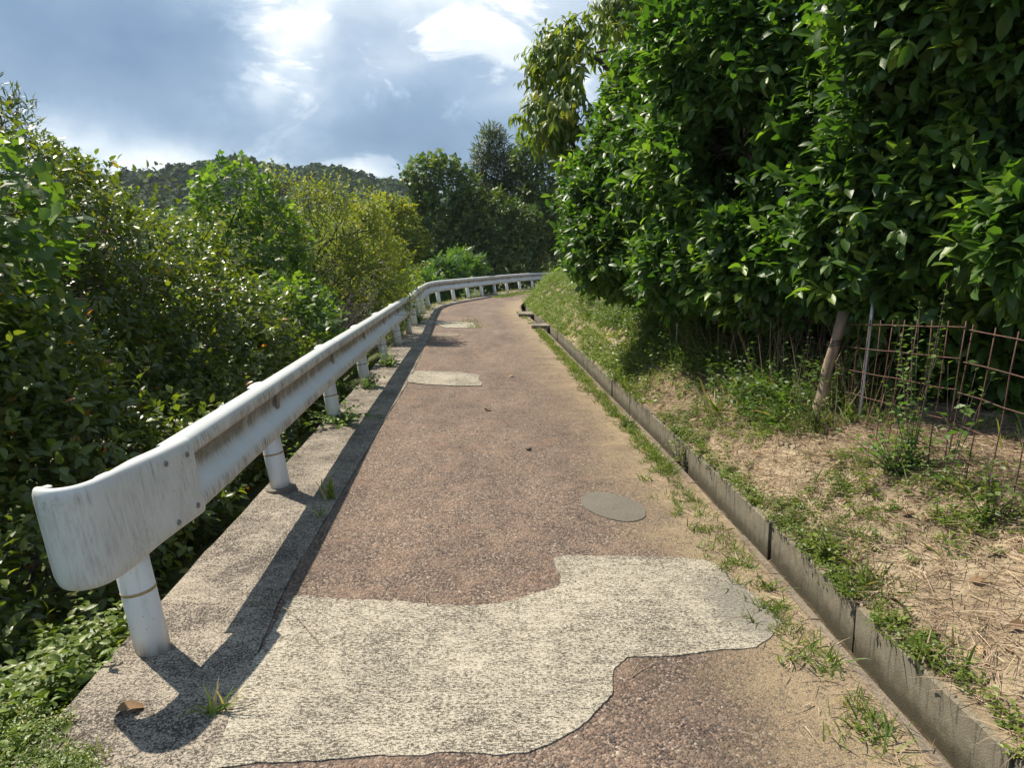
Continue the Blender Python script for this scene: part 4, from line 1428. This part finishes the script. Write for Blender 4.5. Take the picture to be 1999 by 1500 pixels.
def stake(label, x, y, z0, top, rad, mat, name, cat, seed, tie=None):
    r = np.random.default_rng(seed)
    root = empty(name, (x, y, z0), label=label, cat=cat)
    n = 9
    q = np.linspace(0, 1, n)[:, None]
    path = np.array([x, y, z0 - .15]) + (np.array(top) - np.array([x, y, z0 - .15])) * q + (r.normal(size=(n, 3)) * .0035 if rad > .02 else 0)
    V, F = tube(path, np.linspace(rad, rad * (.85 if rad > .02 else 1), n), 11)
    if rad > .02:
        V = V + r.normal(size=V.shape) * rad * .06
    m = poly_mesh('stake_body', V, F, mat)
    m.polygons.foreach_set('use_smooth', np.array([len(p.vertices) == 4 for p in m.polygons]))
    link('shaft', m, root)
    if tie is not None:
        c = path[int(n * tie)]
        th_ = np.linspace(0, 2 * math.pi, 17)
        for dz in (0, .012, .02):
            ring = np.stack([c[0] + (rad * 1.12) * np.cos(th_), c[1] + (rad * 1.12) * np.sin(th_), c[2] + dz + .012 * np.cos(th_ + dz * 60)], -1)
            link('tie', tube_mesh('tie', ring, .003, M['cable'], 5), root)
    return root


sx, sy = 2.28, 4.78
stake('weathered wooden stake leaning right beside the pipe, tied with black cable', 2.14, 4.95, bz(2.14, 4.95), (2.33, 5.0, 1.22), .042, M['old_wood'], 'wooden_stake', 'stake', 5, .72)
stake('upright wooden stake under the middle citrus tree', 1.98, 7.9, bz(1.98, 7.9), (1.99, 7.95, 1.42), .038, M['old_wood'], 'wooden_stake', 'stake', 6)
stake('slim galvanised pipe post holding up the rusty mesh', 2.36, 4.72, bz(2.36, 4.72), (2.40, 4.74, 1.32), .0125, M['pipe'], 'pipe_post', 'post', 7)
stake('thin pipe beside the upright wooden stake', 1.86, 8.0, bz(1.86, 8.0), (1.87, 8.0, 1.22), .011, M['pipe'], 'pipe_post', 'post', 8)

# ------------------------------------------------------------------ weeds, grass, straw
BLADE_V = np.array([(0, .5, 0), (0, -.5, 0), (.4, .42, .0), (.4, -.42, .0), (.75, .25, -.08), (.75, -.25, -.08), (1, 0, -.22)], float)
BLADE_F = np.array([(0, 1, 3), (0, 3, 2), (2, 3, 5), (2, 5, 4), (4, 5, 6)])


def blades(P, A, L, Wd, bendy=1.0, r=None):
    """grass blades: P base, A direction, L length, Wd width"""
    n = len(P)
    X = unit(A)
    side = unit(np.cross(X, r.normal(size=(n, 3))))
    Z = np.cross(X, side)
    down = np.array([0, 0, 1.0])
    V = P[:, None] + L[:, None, None] * BLADE_V[None, :, 0, None] * X[:, None] + Wd[:, None, None] * BLADE_V[None, :, 1, None] * side[:, None]
    V = V + (bendy * L)[:, None, None] * BLADE_V[None, :, 2, None] * down
    F = (BLADE_F[None] + (np.arange(n) * 7)[:, None, None]).reshape(-1, 3)
    return V.reshape(-1, 3), F


def tuft_arrays(centres, hgt, r, per=14, spread=.5, base_r=.02, rv=(.0, .85), dry=.12):
    n = len(centres)
    idx = np.repeat(np.arange(n), per)
    m = len(idx)
    P = centres[idx] + np.concatenate([r.normal(size=(m, 2)) * base_r, np.zeros((m, 1))], 1)
    A = np.stack([r.normal(size=m) * spread, r.normal(size=m) * spread, np.ones(m)], -1)
    L = np.asarray(hgt)[idx] * r.uniform(.5, 1.15, m) if hasattr(hgt, '__len__') else hgt * r.uniform(.5, 1.15, m)
    V, F = blades(P, A, L, L * .045 + .0025, 1.0, r)
    q = rv[0] + (rv[1] - rv[0]) * r.random(m)
    q[r.random(m) < dry] = .97
    return V, F, np.repeat(q, 5)


def weed_arrays(centres, hgt, r, stems=4, leaves=9, lsize=.03, shape='small', spread=.6, lean=(0, 0)):
    """small broad-leaved weeds: leaf arrays"""
    n = len(centres)
    idx = np.repeat(np.arange(n), stems)
    D = unit(np.stack([r.normal(size=len(idx)) * spread + lean[0], r.normal(size=len(idx)) * spread + lean[1], np.ones(len(idx))], -1))
    H = np.asarray(hgt)[idx] if hasattr(hgt, '__len__') else np.full(len(idx), hgt)
    H = H * r.uniform(.6, 1.15, len(idx))
    j = np.repeat(np.arange(len(idx)), leaves)
    q = np.tile((np.arange(leaves) + 1) / leaves, len(idx))
    pos = centres[idx][j] + D[j] * (H[j] * q)[:, None] + np.concatenate([r.normal(size=(len(j), 2)) * .012, np.zeros((len(j), 1))], 1)
    pos[:, 2] -= .3 * H[j] * q**2 * np.clip(np.linalg.norm(D[j][:, :2], axis=1), 0, 1)
    ang = np.tile(np.arange(leaves) * 2.4, len(idx)) + np.repeat(r.uniform(0, 6, len(idx)), leaves)
    A = unit(np.stack([np.cos(ang), np.sin(ang), .25 + .3 * r.normal(size=len(j))], -1))
    N = unit(np.array([0, 0, 1.0]) + .45 * r.normal(size=(len(j), 3)))
    N = unit(N - (N * A).sum(1)[:, None] * A)
    S = lsize * r.uniform(.6, 1.4, len(j)) * (1.15 - .4 * q)
    V, F = place(LEAF[shape], pos, A, N, S)
    rv = np.repeat(r.random(n), stems * leaves)[:len(j)] * .6 + .4 * r.random(len(j))
    return V, F, np.repeat(rv, len(LEAF[shape][1])), (centres[idx], D, H)


def stem_soup(s, base, D, H, rad=.0022):
    for b, d, h in zip(base, D, H):
        q = np.linspace(0, 1, 4)[:, None]
        path = b + d * h * q
        path[:, 2] -= (.3 * h * q[:, 0]**2 * min(1, np.hypot(d[0], d[1])))
        V, F = tube(path, np.linspace(rad, rad * .5, 4), 4, False)
        s.add(V, F)


r = np.random.default_rng(500)
# grass along the lip of the gutter
n = 900
yy = np.concatenate([r.uniform(5.0, 15.5, 1100), r.uniform(2.1, 6, 130), r.uniform(15, 21, 110)])
dens = .5 + .5 * wob(np.stack([yy * 0, yy], -1), 3.0, 77)
keep = r.random(len(yy)) < np.clip(dens + .25, .1, 1)
yy = yy[keep]
xx = lip_x(yy) - .09 - np.abs(r.normal(size=len(yy))) * np.where(yy < 5, .12, .07)
V, F, R = tuft_arrays(np.stack([xx, yy, xx * 0 - .005], -1), .075 * (.6 + .8 * r.random(len(xx))), r, 13, .75, .022)
tag(link('lip_grass', mesh_np('lip_grass', V, F, M['grass'], R)), 'line of short grass tufts along the lip of the gutter', kind='stuff')

# weeds and grass on the bank: dense beyond, thin near
def bank_points(n, y0, y1, d0, d1, r, fn=None):
    y_ = r.uniform(y0, y1, n); d_ = d0 + (d1 - d0) * r.random(n)
    x_ = wall_x(y_) + .04 + d_
    if fn is not None:
        k = r.random(n) < fn(x_, y_, d_)
        x_, y_ = x_[k], y_[k]
    return np.stack([x_, y_, bank_z(x_, y_)], -1)


pts = bank_points(3600, 1.9, 9.5, -.03, 1.0, r, lambda x, y, d: np.clip(.02 + .95 * wob(np.stack([x, y], -1), 2.6, 81) + .35 * sstep(y, 5.0, 8.0) + .12 * (d < .15), 0.015, 1))
pts_o = bank_points(420, 1.9, 9, -.055, .05, r, lambda x, y, d: np.clip(.25 + .9 * wob(np.stack([x * 0, y], -1), 2.6, 90), 0, 1))
pts = np.concatenate([pts, pts_o])
V1, F1, R1, st = weed_arrays(pts, .10 * (.5 + r.random(len(pts))), r, 4, 8, .026)
pts2 = bank_points(6500, 6.5, 24, -.03, 2.2, r, lambda x, y, d: np.clip(.35 + .5 * sstep(y, 6.5, 10) + .4 * wob(np.stack([x, y], -1), 2.0, 87), 0, 1))
V2, F2, R2, st2 = weed_arrays(pts2, (.10 + .30 * np.clip(.4 + .9 * wob(pts2, 3.2, 88), 0, 1)) * (.5 + r.random(len(pts2))), r, 4, 9, .042)
s = Soup(); s.add(V1, F1, R1); s.add(V2, F2, np.clip(R2 * .8 + .2, 0, 1))
tag(link('bank_weeds', s.mesh('bank_weeds', M['weed'])), 'low leafy weeds spread over the bank above the gutter', kind='stuff')
pts = bank_points(900, 1.9, 9, .0, 1.2, r, lambda x, y, d: np.clip(.15 + .8 * wob(np.stack([x, y], -1), 2.1, 83), .02, 1))
V1, F1, R1 = tuft_arrays(pts, .11 * (.5 + r.random(len(pts))), r, 10, .7, .02, dry=.2)
pts = bank_points(1500, 7.5, 24, -.02, 2.0, r)
V2, F2, R2 = tuft_arrays(pts, (.10 + .22 * np.clip(wob(pts, 2.6, 89), 0, 1)) * (.5 + r.random(len(pts))), r, 10, .8, .06, rv=(.3, .9), dry=.22)
# dark tall growth in the shade of the trees, along the fence
pts = bank_points(420, 4.6, 9.0, .42, 1.1, r)
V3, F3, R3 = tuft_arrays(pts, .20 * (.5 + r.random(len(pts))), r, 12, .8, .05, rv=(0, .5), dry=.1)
pts = bank_points(1500, 4.9, 15, .36, 1.7, r)
V4, F4, R4, st = weed_arrays(pts, .52 * (.5 + .8 * r.random(len(pts))), r, 3, 11, .05)
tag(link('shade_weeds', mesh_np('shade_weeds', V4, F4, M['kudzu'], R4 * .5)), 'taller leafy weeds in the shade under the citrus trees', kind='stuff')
pts = bank_points(420, 4.4, 8.6, .5, 1.15, r)
n = len(pts)
V5, F5 = blades(pts, np.stack([.22 * r.normal(size=n), .22 * r.normal(size=n), np.ones(n)], -1), r.uniform(.3, .85, n), r.uniform(.003, .006, n), .4, r)
tag(link('dry_stems', mesh_np('dry_stems', V5, F5, M['straw'], np.repeat(r.random(n) * .6, 5))), 'dry upright stems tangled along the mesh fence under the trees', kind='stuff')
s = Soup(); s.add(V1, F1, R1); s.add(V2, F2, R2); s.add(V3, F3, R3)
tag(link('bank_grass', s.mesh('bank_grass', M['grass'])), 'grass growing on the bank below the citrus trees', kind='stuff')
# grass in the orchard behind the fence
pts = bank_points(1500, 3, 14, 1.3, 7, r)
V1, F1, R1 = tuft_arrays(pts, .16 * (.5 + r.random(len(pts))), r, 9, .7, .05, dry=.3)
tag(link('orchard_grass', mesh_np('orchard_grass', V1, F1, M['grass'], R1)), 'thin grass under the trees behind the mesh fence', kind='stuff')

# dry straw lying on the bank and along the gutter lip
def straw(name, label, P, r, L=(.05, .20)):
    n = len(P)
    a = r.uniform(0, 2 * math.pi, n)
    A = np.stack([np.cos(a), np.sin(a), .03 + .10 * r.normal(size=n)], -1)
    V, F = blades(P, A, r.uniform(L[0], L[1], n), r.uniform(.002, .005, n), .5, r)
    return tag(link(name, mesh_np(name, V, F, M['straw'], np.repeat(r.random(n), 5))), label, kind='stuff')


p1 = bank_points(34000, 1.8, 8.5, .0, 1.6, r); p1[:, 2] += .006 + .012 * r.random(len(p1))
p1b = bank_points(3500, 2.5, 9, 1.0, 4.0, r); p1b[:, 2] += .006 + .012 * r.random(len(p1b))
straw('bank_straw', 'cut dry straw lying over the soil of the bank', np.concatenate([p1, p1b]), r)
yy = r.uniform(1.8, 9, 900); xx = lip_x(yy) - .03 - np.abs(r.normal(size=900)) * .13
straw('lip_straw', 'loose dry straw along the lane edge beside the gutter', np.stack([xx, yy, .004 + .006 * r.random(900)], -1), r, (.03, .13))

# near left corner: weeds over the edge of the concrete
def corner_plants():
    r = np.random.default_rng(520)
    n = 340
    P = np.stack([-1.72 - np.abs(r.normal(size=n)) * .42, r.uniform(1.75, 3.0, n), np.zeros(n)], -1)
    P[:, 2] = -.12 - .45 * np.abs(P[:, 0] + 1.7)
    V, F, R, st = weed_arrays(P, .26 * (.6 + .6 * r.random(n)), r, 4, 10, .052, 'glossy', .5)
    s = Soup(); s.add(V, F, R)
    tag(link('edge_weeds', s.mesh('edge_weeds', M['weed'])), 'leafy weeds crowding the broken edge below the rail end', kind='stuff')
    n = 500
    P = np.stack([r.uniform(-1.95, -1.05, n), r.uniform(1.62, 2.30, n), np.zeros(n) + .003], -1)
    P = P[(P[:, 0] + 1.62) * .75 + (P[:, 1] - 2.22) + .06 * r.normal(size=n) < .0]
    V, F, R, st = weed_arrays(P, .06 * (.6 + .8 * r.random(len(P))), r, 5, 7, .014, 'small', .6)
    V2, F2, R2 = tuft_arrays(P, .05 * (.6 + .8 * r.random(len(P))), r, 6, .8, .02, dry=.5)
    s = Soup(); s.add(V, F, R); s.add(V2, F2, R2)
    tag(link('corner_moss', s.mesh('corner_moss', M['weed'])), 'low mossy growth at the near corner of the concrete edge', kind='stuff')


corner_plants()

def litter():
    r = np.random.default_rng(530)
    n = 420
    P = np.stack([r.uniform(-1.95, -1.0, n), r.uniform(1.62, 2.32, n), .008 + .01 * r.random(n)], -1)
    P = P[(P[:, 0] + 1.62) * .75 + (P[:, 1] - 2.26) + .09 * r.normal(size=n) < .0]
    straw('corner_straw', 'dry brown litter among the moss at the near corner', P, r, (.02, .09))
    # loose stone chips
    n = 900
    y_ = r.uniform(1.9, 10, n); u_ = r.random(n)
    x_ = np.where(u_ < .55, lip_x(y_) - .06 - np.abs(r.normal(size=n)) * .22, kerb_l(y_) + .05 + r.random(n) * (lip_x(y_) - kerb_l(y_) - .1))
    V0 = np.array([(1, 0, 0), (-.5, .8, 0), (-.5, -.8, 0), (0, 0, .8), (.2, .1, -.4)], float)
    F0 = np.array([(0, 1, 3), (1, 2, 3), (2, 0, 3), (1, 0, 4), (2, 1, 4), (0, 2, 4)])
    S = .0025 + .0045 * r.random(n) ** 3
    a = r.uniform(0, 6.28, n)
    X = V0[None, :, 0] * np.cos(a)[:, None] - V0[None, :, 1] * np.sin(a)[:, None]
    Y = V0[None, :, 0] * np.sin(a)[:, None] + V0[None, :, 1] * np.cos(a)[:, None]
    V = np.stack([x_[:, None] + S[:, None] * X, y_[:, None] + S[:, None] * Y, .004 + S[:, None] * (.4 + V0[None, :, 2])], -1).reshape(-1, 3)
    F = (F0[None] + (np.arange(n) * 5)[:, None, None]).reshape(-1, 3)
    tag(link('gravel', mesh_np('gravel', V, F, M['stone'], smooth=False)), 'loose stone chips strewn over the lane', kind='stuff')


litter()


def leaf_litter():
    r = np.random.default_rng(531)
    P = np.concatenate([bank_points(420, 1.9, 9, .02, 1.4, r), bank_points(260, 3, 9, 1.2, 3.5, r)])
    n = len(P)
    P[:, 2] += .012
    a = r.uniform(0, 6.28, n)
    A = np.stack([np.cos(a), np.sin(a), .12 * r.normal(size=n)], -1)
    N = unit(np.array([0, 0, 1.0]) + .35 * r.normal(size=(n, 3)))
    N = unit(N - (N * A).sum(1)[:, None] * unit(A))
    V, F = place(LEAF['glossy'], P, A, N, .03 + .05 * r.random(n))
    tag(link('fallen_leaves', mesh_np('fallen_leaves', V, F, M['dead_leaf'], np.repeat(r.random(n), len(LEAF['glossy'][1])))), 'brown fallen leaves scattered over the bank', kind='stuff')


leaf_litter()

# single weeds that can be told apart
def tuft_thing(label, p, h, per, seed, spread=.55, cat='grass tuft', name='grass_tuft', base_r=.018, dry=.1):
    r = np.random.default_rng(seed)
    root = empty(name, p, label=label, cat=cat)
    V, F, R = tuft_arrays(np.array([p], float), h, r, per, spread, base_r, dry=dry)
    link('blades', mesh_np('blades', V, F, M['grass'], R), root)['kind'] = 'stuff'
    return root


def weed_thing(label, p, h, stems, leaves, lsize, seed, spread=.5, shape='small', mat='weed', name='weed', lean=(0, 0), rad=.0028):
    r = np.random.default_rng(seed)
    root = empty(name, p, label=label, cat='weed')
    V, F, R, (b, D, H) = weed_arrays(np.array([p], float), h, r, stems, leaves, lsize, shape, spread, lean)
    link('leaves', mesh_np('leaves', V, F, M[mat], R), root)['kind'] = 'stuff'
    s = Soup(); stem_soup(s, b, D, H, rad)
    link('stems', s.mesh('stems', M['twig']), root)
    return root


tuft_thing('grass tuft in the rail shadow at the near end', (-1.06, 2.28, 0), .15, 22, 601, .7, dry=.2)
tuft_thing('upright grass tuft in the rail shadow beyond the second post', (-1.22, 4.55, 0), .20, 24, 602, .25)
tuft_thing('small pale grass tuft just below the upright one', (-1.19, 4.20, 0), .11, 10, 603, .4)
tuft_thing('farther grass tuft beside the small far concrete repair', (-1.05, 17.5, 0), .16, 50, 604, .8, base_r=.16)
tuft_thing('nearer grass tuft at the corner of the small far concrete repair', (-.86, 16.2, 0), .16, 50, 605, .8, base_r=.14)
tuft_thing('long arching grass blades beneath the middle citrus tree', (1.75, 5.9, bz(1.75, 5.9)), .42, 26, 606, .7, base_r=.05)
tuft_thing('grass clump in the lane edge nearest the viewer', (1.20, 2.15, 0), .10, 60, 607, .8, base_r=.06)
tuft_thing('grass clump at the lane edge below the concrete repair', (1.20, 2.62, 0), .10, 40, 608, .8, base_r=.06)
tuft_thing('grass clump on the lane edge above the concrete repair', (1.20, 3.70, 0), .10, 36, 609, .7, base_r=.05)
tuft_thing('grass growing over the top of the gutter wall', (1.62, 3.0, bz(1.62, 3.0)), .20, 60, 610, .8, base_r=.07)
tuft_thing('grass clump hanging over the gutter wall at its near end', (1.62, 2.45, bz(1.62, 2.45)), .17, 55, 611, .8, base_r=.06)
weed_thing('bright leafy weed growing out of the gutter', (1.38, 5.65, -.12), .30, 7, 10, .05, 620, .35)
weed_thing('tall spindly weed standing in front of the rusty mesh', (2.17, 3.72, bz(2.17, 3.72)), .95, 8, 46, .040, 621, .20, 'small', 'sumac', rad=.004)
weed_thing('bushy weed at the foot of the tall spindly one', (2.10, 3.75, bz(2.10, 3.75)), .40, 34, 12, .038, 622, .60, 'small', 'sumac')
weed_thing('broad-leaved weed growing through the mesh at the panel joint', (2.18, 3.42, bz(2.18, 3.42)), .72, 4, 14, .055, 623, .14, 'small', 'sumac')
weed_thing('weed sprawling over the gutter wall opposite the concrete repair', (1.60, 3.35, bz(1.6, 3.35)), .20, 22, 10, .036, 624, .8, lean=(-.3, 0))
weed_thing('leafy weed at the foot of the wooden stake', (2.08, 4.7, bz(2.08, 4.7)), .30, 16, 10, .035, 625, .5)
weed_thing('low weed on the lane edge halfway to the bend', (1.10, 6.6, 0), .12, 14, 9, .032, 626, .8)
weed_thing('bramble on the bank at the right edge of the view', (2.15, 3.05, bz(2.15, 3.05)), .38, 16, 12, .042, 627, .5)
weed_thing('creeping vine spreading over the concrete beside the third post', (-1.62, 6.75, .01), .45, 26, 10, .055, 628, 1.6, 'card', 'kudzu')
weed_thing('vine sprig poking over the concrete edge near the second post', (-1.93, 5.9, -.25), .35, 8, 9, .07, 629, .5, 'card', 'kudzu')
weed_thing('green weeds at the foot of the fourth post', (-1.78, 8.6, .0), .25, 22, 9, .05, 630, .9, 'card', 'kudzu')
weed_thing('weeds around the fifth post', (-1.83, 10.4, .0), .28, 20, 9, .055, 631, .8, 'card', 'kudzu')
weed_thing('weeds hanging over the edge behind the eighth post', (-2.3, 17.2, .0), .38, 24, 9, .07, 632, .7, 'card', 'kudzu')
weed_thing('pale weeds growing under the bend of the rail', (-1.75, 27.8, .0), .45, 24, 9, .08, 633, .7, 'card', 'sumac')

# grass at the far bend
r = np.random.default_rng(540)
yy = r.uniform(28, 34, 420); xx = kerb_r(yy) + .15 + np.abs(r.normal(size=420)) * .35
V, F, R = tuft_arrays(np.stack([xx, yy, xx * 0], -1), .12 * (.5 + r.random(420)), r, 10, .8, .05)
yy2 = r.uniform(17, 36, 260); xx2 = kerb_l(yy2) + .08 + np.abs(r.normal(size=260)) * .18
V2, F2, R2 = tuft_arrays(np.stack([xx2, yy2, xx2 * 0], -1), .12 * (.5 + r.random(260)), r, 10, .8, .05, dry=.45)
s = Soup(); s.add(V, F, R); s.add(V2, F2, R2)
tag(link('bend_grass', s.mesh('bend_grass', M['grass'])), 'patches of grass along the lane edge at the bend', kind='stuff')

# dead leaf, pebbles, dry stalk
def dead_leaf(label, p, s, rz):
    V, F = leaf_shape(.62, .45, .35, .45, 4)
    o = link('dead_leaf', mesh_np('dead_leaf', V * s, F, M['dead_leaf'], np.full(len(F), random.random())))
    o.matrix_basis = Matrix.Translation(p) @ Matrix.Rotation(rz, 4, 'Z') @ Matrix.Rotation(-.12, 4, 'Y')
    tag(o, label, 'dead leaf')


dead_leaf('curled brown dead leaf on the concrete at the near left corner', (-1.40, 2.26, .016), .10, .6)
dead_leaf('dry brown leaf on the lane beyond the second post', (-.24, 7.3, .012), .09, 2.1)
dead_leaf('small pale dry leaf on the lane past the rectangular repair', (.02, 9.5, .012), .10, 4.0)


def pebble(label, p, s):
    V, F = [], []
    rr2 = np.random.default_rng(int(abs(p[0]) * 1000) + 3)
    for i in range(6):
        a = math.pi * (i + .5) / 6
        for j in range(9):
            b = 2 * math.pi * j / 9
            k = s * (1 + .15 * rr2.normal())
            V.append((p[0] + k * math.sin(a) * math.cos(b), p[1] + k * math.sin(a) * math.sin(b), p[2] + .65 * k * math.cos(a)))
    for i in range(5):
        for j in range(9):
            F.append((i * 9 + j, (i + 1) * 9 + j, (i + 1) * 9 + (j + 1) % 9, i * 9 + (j + 1) % 9))
    F += [tuple(range(9)), tuple(range(45, 54))[::-1]]
    tag(link('stone', poly_mesh('stone', V, F, M['stone'], True)), label, 'stone')


pebble('small dark stone lying in the middle of the lane', (.14, 5.78, .008), .024)


def stalk(label, pts, name='dry_stalk'):
    V, F = tube(np.array(pts, float), np.linspace(.0028, .0012, len(pts)), 5)
    tag(link(name, poly_mesh(name, V, F, M['old_wood'])), label, 'dry stalk')


stalk('long pale dry stalk lying across the rail shadow', [(-1.23, 3.08, .014), (-1.10, 3.05, .02), (-.98, 2.96, .02), (-.86, 2.80, .014), (-.80, 2.72, .014)])
stalk('thin dry stalk along the road edge in the rail shadow', [(-1.12, 3.62, .014), (-1.10, 3.45, .02), (-1.16, 3.28, .018), (-1.12, 3.16, .014)])
stalk('forked dry twig at the top edge of the concrete repair', [(-.40, 3.07, .010), (-.41, 3.14, .03), (-.44, 3.21, .012)])
stalk('yellow dry twig in the notch of the concrete repair', [(.46, 2.50, .004), (.50, 2.56, .02), (.58, 2.60, .012)])

# ------------------------------------------------------------------ air
hz, t = material('haze_air')
t.n.remove(t.b)
pv = t.node('ShaderNodeVolumePrincipled')
pv.inputs['Color'].default_value = (.80, .88, 1.0, 1)
pv.inputs['Density'].default_value = .00024
pv.inputs['Anisotropy'].default_value = .3
t.l.new(pv.outputs[0], t.out.inputs['Volume'])
V, F = box(0, 0, 0, 1, 1, 1)
o = link('haze', poly_mesh('haze', np.array(V) * np.array([2400, 2300, 52]) + np.array([0, 750, 16]), F, hz))
tag(o, 'thin pale haze in the air over the valley', kind='stuff')
